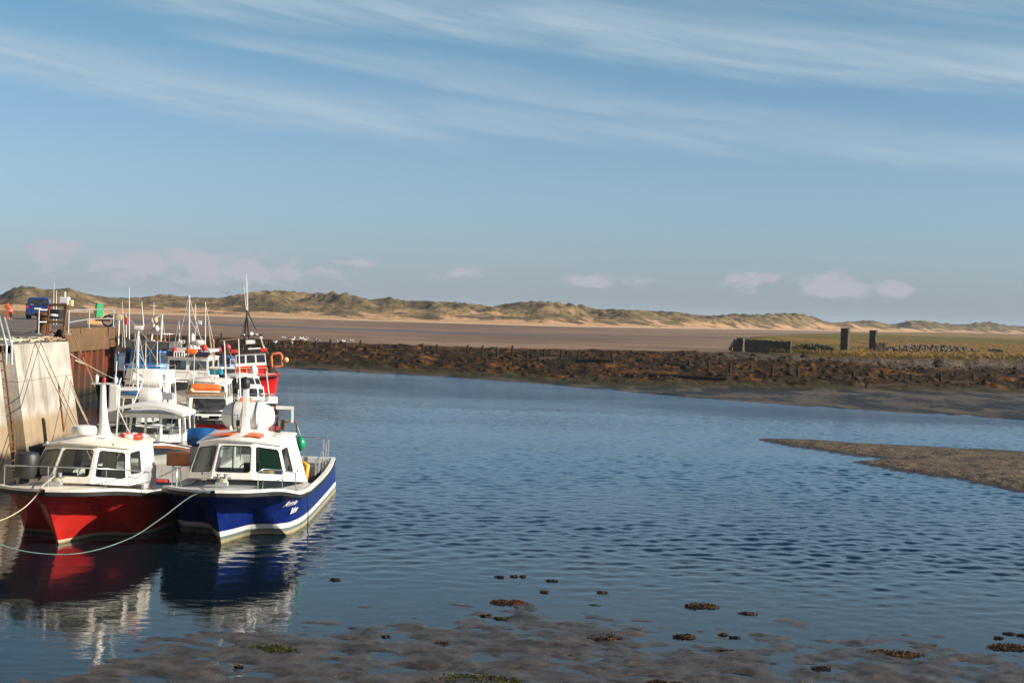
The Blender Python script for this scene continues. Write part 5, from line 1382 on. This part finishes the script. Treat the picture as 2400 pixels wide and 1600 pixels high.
for sg in (1, -1):
    mb = MB(); mb.add([(sg * .885, .75, 1.08), (sg * .885, 3.05, 1.10), (sg * .745, 2.55, 1.60), (sg * .745, .80, 1.60)], [(0, 1, 2, 3)]); mb.build('side_window', TINT, ca, solid=.012)
    mb = MB(); mb.box((sg * .80, .02, .96), (.17, .07, .22)); mb.build('tail_light', REDPL, ca, bevel=.02)
    mb = MB(); mb.box((sg * 1.0, 2.75, 1.12), (.20, .10, .15)); mb.build('wing_mirror', BLACK, ca, bevel=.03)
    for y in (.85, 3.55):
        mb = MB(); mb.lathe((sg * .80, y, .315), [(.2, -.10), (.30, -.10), (.315, -.06), (.315, .06), (.30, .10), (.2, .10)], 20, 'X'); w_ = mb.build('wheel', BLACK, ca, smooth=40)
        mb = MB(); mb.lathe((sg * .80 + sg * .09, y, .315), [(.03, -.02), (.2, -.02), (.19, .015), (.04, .02)], 14, 'X'); mb.build('hub_cap', GALV, w_, smooth=40)
mb = MB(); mb.box((0, -.02, .50), (1.74, .14, .30)); mb.build('rear_bumper', paint('bumper_blue', (.015, .03, .11), .5), ca, bevel=.05)
mb = MB(); mb.box((0, -.005, .86), (.52, .03, .115)); mb.build('number_plate', paint('plate', (.78, .74, .50), .4), ca, bevel=.005)
mb = MB(); mb.box((-.42, .175, 1.16), (.22, .01, .05)); mb.build('window_sticker', WHITE, ca)

# ------------------------------------------------------------------ ropes
def bez(a, c_, b_, n=26):
    a, b_, c_ = Vector(a), Vector(b_), Vector(c_)
    return [a * (1 - t_) ** 2 + c_ * 2 * t_ * (1 - t_) + b_ * t_ ** 2 for t_ in [k / n for k in range(n + 1)]]
def thru(a, mid, b_, t_=.5):
    a, mid, b_ = Vector(a), Vector(mid), Vector(b_)
    return bez(a, (mid - a * (1 - t_) ** 2 - b_ * t_ ** 2) / (2 * t_ * (1 - t_)), b_)
def rope(pts, label, mat=ROPE, r=.018):
    mb = MB(); mb.tube(pts, r, 6); return tag(mb.build('mooring_rope', mat, loc=tuple(pts[0]), smooth=180), label, 'rope', 'mooring ropes')
bb1 = b1.matrix_world if False else None
A1 = (-11.0, 34.5, 1.74); A2 = (-7.05, 35.0, 1.76)
def cat(pts, n=8):
    pts = [Vector(p_) for p_ in pts]; out = []
    for i in range(len(pts) - 1):
        p0, p1, p2, p3 = pts[max(i - 1, 0)], pts[i], pts[i + 1], pts[min(i + 2, len(pts) - 1)]
        for k in range(n):
            u = k / n; out.append(.5 * (2 * p1 + (p2 - p0) * u + (2 * p0 - 5 * p1 + 4 * p2 - p3) * u * u + (3 * p1 - p0 - 3 * p2 + p3) * u ** 3))
    return out + [pts[-1]]
rope(cat([A2, P(500, 1147, 1.61), P(449, 1162, 1.45), P(378, 1214, 1.08), P(306, 1260, .72), P(204, 1293, .54), P(102, 1297, .56), P(0, 1275, .78), P(-120, 1215, 1.3), (-16.7, 28.0, 4.4)]), 'long sagging pale teal rope from the blue bow, dipping almost to the water', TEALROPE, .011)
rope(cat([A1, P(98, 1140, 1.62), P(88, 1156, 1.40), P(70, 1177, 1.2), P(45, 1197, 1.06), P(0, 1219, .97), P(-80, 1232, 1.05), (-16.75, 28.5, 4.4)]), 'pale rope hanging from the red bow towards the left edge', ROPE, .013)
for k, (px, y) in enumerate(((80, 50.2), (88, 50.8))):
    a_ = (XT + .03, y, QZ + .04); rope(bez(a_, (-14.6, 46.5 + k * .3, 2.55), (-12.5, 42.6 + k * .4, 1.2)), ('nearer' if k == 0 else 'farther') + ' of two pale ropes slanting down the concrete wall face', ROPE, .022)
cst = [((-17.6, 54.3, QZ + .05), P(282, 893, 1.2), 'pale rope from the wall corner crossing the rusty sheet piling'),
       ((-17.2, 54.2, QZ - .6), D(215, 1010, 50), 'pale rope hanging steeply beside the end of the concrete wall'),
       ((-16.9, 54.1, QZ - 1.0), D(205, 985, 52), 'dark line close against the end of the concrete wall')]
for k, (a_, b_, lab) in enumerate(cst):
    a_, b_ = Vector(a_), Vector(b_); rope(bez(a_, a_.lerp(b_, .5) - Vector((0, 0, .3)), b_), lab, (ROPE, ROPE, OLDWOOD)[k], .022)
rope([D(176, 844, 55.5), D(188, 849, 56), D(200, 854, 57)], 'short pale rope end sticking out by the wall corner', ROPE, .03)
rope(bez(D(168, 775, 60), D(200, 850, 57), D(222, 905, 55)), 'brownish line falling from the railing towards the boats', OLDWOOD, .02)
# coils and loose lines on the coping
for k, (px, y, lab) in enumerate(((45, 49.5, 'pale green rope heap on the coping beside the ladder'), (100, 51.5, 'tangle of pale rope on the coping in the middle'), (140, 53.0, 'brown and white rope tangle at the coping corner'))):
    q = on_quay(px, y, QZ + .03); q.x = min(q.x, XT - .15); rr_ = random.Random(k); pts = []
    for i in range(60):
        a = i * .55; r_ = .25 + .25 * rr_.random()
        pts.append((q.x - .35 + r_ * math.cos(a) * .9 + (rr_.random() - .5) * .25, q.y + (i - 30) * .04 + r_ * math.sin(a), q.z + .05 + .14 * rr_.random()))
    mb = MB(); mb.tube(pts, .03, 5); tag(mb.build('rope_heap', (paint('green_rope', (.42, .48, .36), .9, .2), ROPE, OLDWOOD)[k], loc=tuple(q), smooth=180), lab, 'rope', 'rope heaps on the quay')

# ------------------------------------------------------------------ posts, timbers and stones on the far bank
POST = paint('tarred_timber', (.035, .024, .015), .85, .35)
posts = [(631, 816, 1), (667, 817, .9), (741, 816, .9), (776, 817, 1.1), (811, 818, .9), (846, 818, 1.1), (882, 820, .7), (990, 825, 1.1), (1024, 827, 1), (1096, 831, 1.2), (1131, 834, 1.3), (1167, 836, 1.2), (1200, 838, 1.5), (1236, 840, .8), (1276, 838, 1.1), (1315, 838, 1), (1357, 840, .9), (1395, 844, .7), (1437, 848, .8), (1505, 850, .7), (1568, 853, .8), (1613, 857, .8), (1661, 866, 1.2), (1711, 872, 1.1), (1759, 872, 1.0), (1812, 878, 1.2), (1870, 883, 1.2), (2002, 887, .9), (2070, 888, 1.1), (2134, 891, .8), (2205, 896, 1.3), (2282, 898, 1.2)]
def mk_post():
    mb = MB()
    mb.lathe((0, 0, 0), [(.14, -.5), (.13, 0), (.12, .4), (.13, .6), (.10, .9), (.06, .94)], 8); return mb.build('timber_post', POST, smooth=50)
p0_ = mk_post(); first = True
for px, py, hh in posts:
    q = bank_at(px, py); o = p0_ if first else p0_.copy()
    if not first: col.objects.link(o)
    first = False
    o.location = q; s_ = hh * 17 * q.y / F / .94 * 1.15; o.scale = (1.15, 1.15, s_); o.rotation_euler = (rnd.uniform(-.06, .06), rnd.uniform(-.06, .06), rnd.uniform(0, 3))
    tag(o, 'short dark timber post standing in the weed covered bank', 'post', 'old timber posts along the bank')
beams = [(1258, 842, 1320, 842), (1352, 848, 1440, 850), (1480, 846, 1510, 852), (1528, 852, 1612, 862), (1712, 873, 1760, 873), (2006, 890, 2068, 889), (2222, 900, 2282, 898), (1520, 882, 1705, 893), (1845, 903, 1888, 904), (2030, 908, 2120, 905)]
for k, (x0, y0, x1, y1) in enumerate(beams):
    a_, b_ = bank_at(x0, y0), bank_at(x1, y1); a_ = a_ + Vector((0, 0, .10)); b_ = b_ + Vector((0, 0, .12))
    mb = MB(); mb.tube([a_, a_.lerp(b_, .5) + Vector((0, 0, rnd.uniform(-.05, .1))), b_], [.17, .2, .16], 6)
    tag(mb.build('fallen_timber', POST, loc=tuple(a_)), 'long dark timber baulk lying among the weed of the bank', 'timber', 'fallen timbers on the bank')

# stone ruin on the marsh
STONE = paint('field_stone', (.085, .07, .05), .9, .4, .4, scale=1.6, bump=.8)
def stone_block(nm, c_, d, rz, label, cat, seed=0, cap=None, rough=.06):
    o = empty(nm, c_, rz); tag(o, label, cat)
    mb = MB(); nx, nz = max(2, int(d[0] / .28)), max(3, int(d[2] / .24)); r_ = random.Random(seed)
    H = [d[2] * (1 - .22 * abs(fbm(i * .35 + seed, seed, 2, 3))) if cap is None else d[2] for i in range(nx + 1)]
    for sgn in (-1, 1):
        mb.rows([[(-d[0] / 2 + d[0] * i / nx, sgn * (d[1] / 2 + r_.uniform(-rough, rough)), -.4 + (H[i] + .4) * k / nz) for i in range(nx + 1)] for k in range(nz + 1)])
    ny = max(2, int(d[1] / .28))
    for sgn in (-1, 1):
        hh = H[0] if sgn < 0 else H[-1]
        mb.rows([[(sgn * (d[0] / 2 + r_.uniform(-rough, rough)), -d[1] / 2 + d[1] * i / ny, -.4 + (hh + .4) * k / nz) for i in range(ny + 1)] for k in range(nz + 1)])
    mb.rows([[(-d[0] / 2 + d[0] * i / nx, y, H[i]) for i in range(nx + 1)] for y in (-d[1] / 2, 0, d[1] / 2)])
    mb.build('stonework', STONE, o)
    if cap: mb = MB(); mb.box((0, 0, d[2] + .08), (d[0] + .15, d[1] + .15, .16)); mb.build('cap_stone', STONE, o, bevel=.04)
    return o
def marsh(px, py, z=2.05): return P(px, py, z)
q = marsh(1980, 820); stone_block('gate_pillar', q, (1.15, .95, 3.25), R(-32), 'taller left stone gate pillar standing alone on the marsh', 'pillar', 1, cap=True)
q = marsh(2046, 818); stone_block('gate_pillar', q, (1.05, .95, 3.0), R(-32), 'right stone gate pillar joined to a stub of wall', 'pillar', 2, cap=True)
q = marsh(2062, 822); stone_block('wall_stub', q, (1.7, .7, 1.35), R(4), 'short dark stub of wall against the right gate pillar', 'wall', 3)
q = marsh(1786, 818); stone_block('ruined_wall', q, (8.4, .8, 1.35), R(-22), 'long low ruined wall with dark shaded face at the marsh tip', 'wall', 4, rough=.03)
q = marsh(1736, 818); stone_block('wall_stub', q, (.9, .9, 1.6), R(-30), 'paler broken end of the ruined wall at the marsh tip', 'wall', 5)
def heap(px0, px1, py, hgt, label, n, mat, seed):
    r_ = random.Random(seed); a_, b_ = marsh(px0, py), marsh(px1, py + 3); o = empty('rubble_wall', a_.lerp(b_, .5)); tag(o, label, 'wall'); mb = MB(); c0 = o.location
    for k in range(n):
        u = k / n + r_.uniform(-.02, .02); q = a_.lerp(b_, u); e = math.sin(math.pi * min(1, max(0.03, u))) ** .4
        s_ = r_.uniform(.14, .30); mb.box((q.x, q.y + r_.uniform(-.5, .5), q.z + r_.uniform(0, hgt) * e), (s_ * 1.7, s_ * 1.4, s_), r_.uniform(0, 3), r_.uniform(-.4, .4), r_.uniform(-.4, .4), .8)
    ob = mb.build('loose_stones', mat, o, loc=tuple(c0)); ob['kind'] = 'stuff'; return o
heap(2075, 2285, 820, .95, 'tumbled stone wall running right from the gate pillars', 420, paint('rubble_stone', (.15, .115, .09), .9, .45, .3, scale=2), 3)
heap(1855, 1955, 817, .7, 'dark heap of stones between the low wall and the left pillar', 170, paint('mossy_stone', (.05, .05, .03), .9, .4, scale=2), 4)
heap(2320, 2352, 822, .35, 'small scatter of stones at the far right of the marsh', 30, STONE, 5)

# ------------------------------------------------------------------ gulls
def gull():
    o = empty('gull', (0, 0, 0)); mb = MB()
    mb.ball((0, 0, .20), (.085, .20, .085), 12, 8); mb.ball((0, -.20, .30), (.055, .07, .055), 10, 7); mb.tube([(0, -.14, .22), (0, -.19, .28)], [.06, .045], 8)
    mb.add([(-.05, .16, .21), (.05, .16, .21), (.04, .33, .20), (-.04, .33, .20)], [(0, 1, 2, 3)]); mb.build('body', WHITE, o, smooth=60)
    for sg in (1, -1):
        mb = MB(); mb.ball((sg * .075, .05, .225), (.025, .19, .06), 10, 6); mb.build('wing', paint('gull_grey', (.42, .44, .46), .7), o, smooth=180)
        mb = MB(); mb.tube([(sg * .03, 0, .13), (sg * .03, .01, -.02)], .009, 5); mb.build('leg', BUFF, o)
    mb = MB(); mb.tube([(0, -.26, .30), (0, -.32, .285)], [.018, .006], 6); mb.build('bill', YELLOW, o)
    return o
def copy_tree(o, parent=None):
    c_ = o.copy(); col.objects.link(c_); c_.parent = parent
    for ch in o.children: copy_tree(ch, c_)
    return c_
g0 = gull(); first = True
for px, py in ((688, 781), (646, 808), (683, 801), (683, 810), (703, 798), (707, 801), (712, 797), (719, 797), (744, 802), (790, 805), (804, 805), (823, 803), (716, 801), (664, 790)):
    o = g0 if first else copy_tree(g0); first = False
    o.location = bank_at(px, py) + Vector((0, 0, .05)); o.scale = (1.35,) * 3; o.rotation_euler.z = rnd.uniform(0, 6.28)
    tag(o, 'small white gull standing on the dark weed of the far bank', 'gull', 'gulls resting on the bank')
fb = empty('flying_gull', D(531, 687, 160)); tag(fb, 'tiny dark bird flying above the dunes left of the trawler mast', 'gull')
mb = MB(); mb.ball((0, 0, 0), (.07, .2, .07), 8, 6); mb.build('body', DARKGREY, fb, smooth=180)
for sg in (1, -1): mb = MB(); mb.rows([[(0, -.1, .02), (sg * .3, -.12, .16), (sg * .62, 0, .05)], [(0, .1, .02), (sg * .3, .06, .16), (sg * .6, .06, .05)]]); mb.build('wing', DARKGREY, fb, solid=.015)

# ------------------------------------------------------------------ seaweed clumps in the shallows
def weed_mat(name, a_, b_):
    m, t, b = newmat(name); n = t.noise(objco(t), 9, 4, .7)
    t.put(b.inputs['Base Color'], t.mix(t.ramp(n, .35, .68), a_, b_)); b.inputs['Roughness'].default_value = .6; b.inputs['Specular IOR Level'].default_value = .2; return m
WEEDS = [weed_mat('brown_wrack', S('20160d'), S('4d3418')), weed_mat('olive_wrack', S('1c1a0c'), S('45441a')), weed_mat('red_wrack', S('2a1510'), S('55301f'))]
def weed(px, py, wpx, hpx, label, mi=0, seed=0, grp='seaweed clumps in the shallows'):
    q = P(px, py + hpx * .2, .005); d = q.y; W = wpx * d / F; r_ = random.Random(seed + px); dep = max(.12, W * .42)
    mb = MB(); n = int(30 + 190 * W)
    ph = r_.uniform(0, 9)
    H = lambda x, y: max(.0, (1 - (2 * x / W) ** 2 - (2 * y / dep) ** 2)) ** .6 * (hpx * d / F * .28) * (.65 + .7 * fbm(x * 3 + ph, y * 3, 2, 3) + .25)
    K = 16; rr = []
    for j in range(K + 1):
        rr.append([(-W / 2 + W * i / K, -dep / 2 + dep * j / K, H(-W / 2 + W * i / K, -dep / 2 + dep * j / K) - .012) for i in range(K + 1)])
    mb.rows(rr)
    for k in range(n):
        a = r_.uniform(0, 6.28); rr_ = r_.random() ** .5; x, y = W / 2 * rr_ * math.cos(a), dep / 2 * rr_ * math.sin(a); z = H(x, y) - .005
        h_ = r_.uniform(.012, .035); w_ = r_.uniform(.006, .016); g = r_.uniform(0, 6.28); dx, dy = math.cos(g), math.sin(g)
        tip = (x + dx * h_ * 1.1, y + dy * h_ * 1.1, z + r_.uniform(.1, .8) * h_)
        mid = (x + dx * h_ * .5, y + dy * h_ * .5, z + h_ * .75)
        mb.add([(x - dy * w_, y + dx * w_, z), (x + dy * w_, y - dx * w_, z), (mid[0] + dy * w_ * 1.3, mid[1] - dx * w_ * 1.3, mid[2]), (mid[0] - dy * w_ * 1.3, mid[1] + dx * w_ * 1.3, mid[2]), tip], [(0, 1, 2, 3), (3, 2, 4)])
    o = mb.build('seaweed_clump', WEEDS[mi], fix=False); o.location = q
    tag(o, label, 'seaweed', grp); return o
big = [(628, 1516, 150, 22, 'wide olive seaweed patch on the mud below the blue boat', 1), (1192, 1408, 92, 22, 'slanting reddish seaweed clump in open shallows near the centre', 2),
       (1645, 1416, 84, 22, 'brown seaweed mound in open water right of centre', 0), (1752, 1435, 46, 9, 'low reddish seaweed strip right of the brown mound', 2),
       (1420, 1494, 92, 24, 'thick brown seaweed clump at the edge of the mud, centre', 0), (1602, 1488, 58, 18, 'dark rounded seaweed mound where the mud edge ends', 0),
       (2096, 1528, 140, 20, 'long dark seaweed ridge on the mud at lower right', 0), (2372, 1513, 124, 22, 'dark seaweed clump cut by the right edge of the picture', 0),
       (1110, 1588, 240, 22, 'broad green and brown seaweed mat at the bottom centre', 1), (1560, 1597, 92, 24, 'seaweed clump at the bottom edge right of the green mat', 0),
       (1925, 1563, 50, 14, 'small dark seaweed lump on the mud at lower right', 0), (785, 1356, 26, 8, 'lone dark scrap of weed in open water right of the blue boat', 0),
       (1700, 1523, 44, 12, 'small dark weed lump at the left of the right hand mud', 0), (1035, 1505, 36, 10, 'small brown weed lump on the mud left of centre', 0),
       (1275, 1385, 20, 8, 'single weed tuft in open shallows above the mud', 0), (1411, 1386, 28, 9, 'single pale weed tuft in the shallows right of the centre', 0), (1293, 1359, 32, 9, 'dark weed scrap farthest out, right of the row of three', 0),
       (2175, 1511, 46, 10, 'flat weed scrap above the long dark ridge', 0), (1180, 1447, 50, 10, 'olive weed on the outermost tip of the mud', 1)]
for k, (px, py, w_, h_, lab, mi) in enumerate(big): weed(px, py, w_, h_, lab, mi, k)
for k, (px, py, w_) in enumerate(((1172, 1350, 26), (1204, 1349, 20), (1226, 1349, 14))): weed(px, py, w_, 7, 'one of three little weed scraps floating in a row', 0, 40 + k)
for k, (px, py, w_) in enumerate(((1695, 1485, 22), (1722, 1492, 28), (1134, 1441, 14), (1147, 1440, 10), (2365, 1483, 30), (2395, 1487, 26), (2340, 1493, 22), (905, 1490, 22), (560, 1560, 20), (1745, 1572, 20), (1330, 1535, 26), (1240, 1560, 20))): weed(px, py, w_, 6, 'small flat scrap of weed on the wet mud', 0, 60 + k)

# ------------------------------------------------------------------ weed covered boulders and turf tufts (nobody could count them)
r_ = random.Random(11); mb = MB()
for k in range(1100):
    i = r_.randrange(150, 600); j = int(NYB * r_.uniform(.06, .9) ** .8); q = Vector(bank_rows[min(NYB - 2, j)][i])
    px = -300 + 3100 * i / NXB
    if j / NYB < .1 + .34 * sstep(1250, 2250, px): continue
    s_ = r_.uniform(.10, .30) * (1.0 if r_.random() < .9 else 1.5)
    K = 7; ph = r_.uniform(0, 99)
    pr = [(math.sin(math.pi * a / 4), -math.cos(math.pi * a / 4)) for a in range(5)]
    vs = []; fs = []
    for a, (rad, h) in enumerate(pr):
        for c_ in range(K):
            g = 2 * math.pi * c_ / K; f_ = s_ * (1 + .45 * noise.noise(Vector((math.cos(g) * 1.3 + ph, math.sin(g) * 1.3, a * .7))))
            vs.append((q.x + f_ * 1.5 * rad * math.cos(g), q.y + f_ * 1.2 * rad * math.sin(g), q.z + f_ * .75 * h + .02))
    for a in range(4):
        for c_ in range(K): fs.append((a * K + c_, a * K + (c_ + 1) % K, (a + 1) * K + (c_ + 1) % K, (a + 1) * K + c_))
    mb.add(vs, fs)
m, t, b = newmat('wracked_boulder')
p = geopos(t); n1 = t.noise(p, .5, 4, .6); n2 = t.noise(p, 4, 4, .7)
c = t.mix(t.ramp(n2, .35, .65), S('181007'), S('3a270d')); c = t.mix(t.m('MULTIPLY', t.ramp(n1, .5, .66), .7), c, S('5e3c10'))
t.put(b.inputs['Base Color'], c); b.inputs['Roughness'].default_value = .8; b.inputs['Specular IOR Level'].default_value = .15
tag(mb.build('weed_boulders', m, smooth=180), kind='stuff')

mb = MB()
def tuft(q, h, n):
    for k in range(n):
        a = r_.uniform(0, 6.28); l = h * r_.uniform(.5, 1.1); w_ = h * .10; dx, dy = math.cos(a), math.sin(a); o_ = r_.uniform(0, h * .5)
        bx, by = q.x + dx * o_, q.y + dy * o_
        mb.add([(bx - w_, by, q.z - .1), (bx + w_, by, q.z - .1), (bx + w_ * .5 + dx * l * .25, by + dy * l * .25, q.z + l * .7), (bx + dx * l * .55, by + dy * l * .5, q.z + l)], [(0, 1, 2), (0, 2, 3)])
for k in range(1500):
    px = r_.uniform(1715, 2420); e = r_.random()
    py = table(near, px)[0] * (1 - e ** 2) + table(far, px)[0] * e ** 2
    d_ = P(px, py, 2.0)
    if d_.y > 420: continue
    tuft(Vector((d_.x, d_.y, 1.95)), r_.uniform(.18, .42), 9)
m, t, b = newmat('tuft_grass')
p = geopos(t); n1 = t.noise(p, .12, 4, .6)
t.put(b.inputs['Base Color'], t.mix(t.ramp(n1, .4, .6), S('75582a'), S('4c4c1e'))); b.inputs['Roughness'].default_value = .9; b.inputs['Specular IOR Level'].default_value = .1
tag(mb.build('grass_tufts', m, fix=False), kind='stuff')
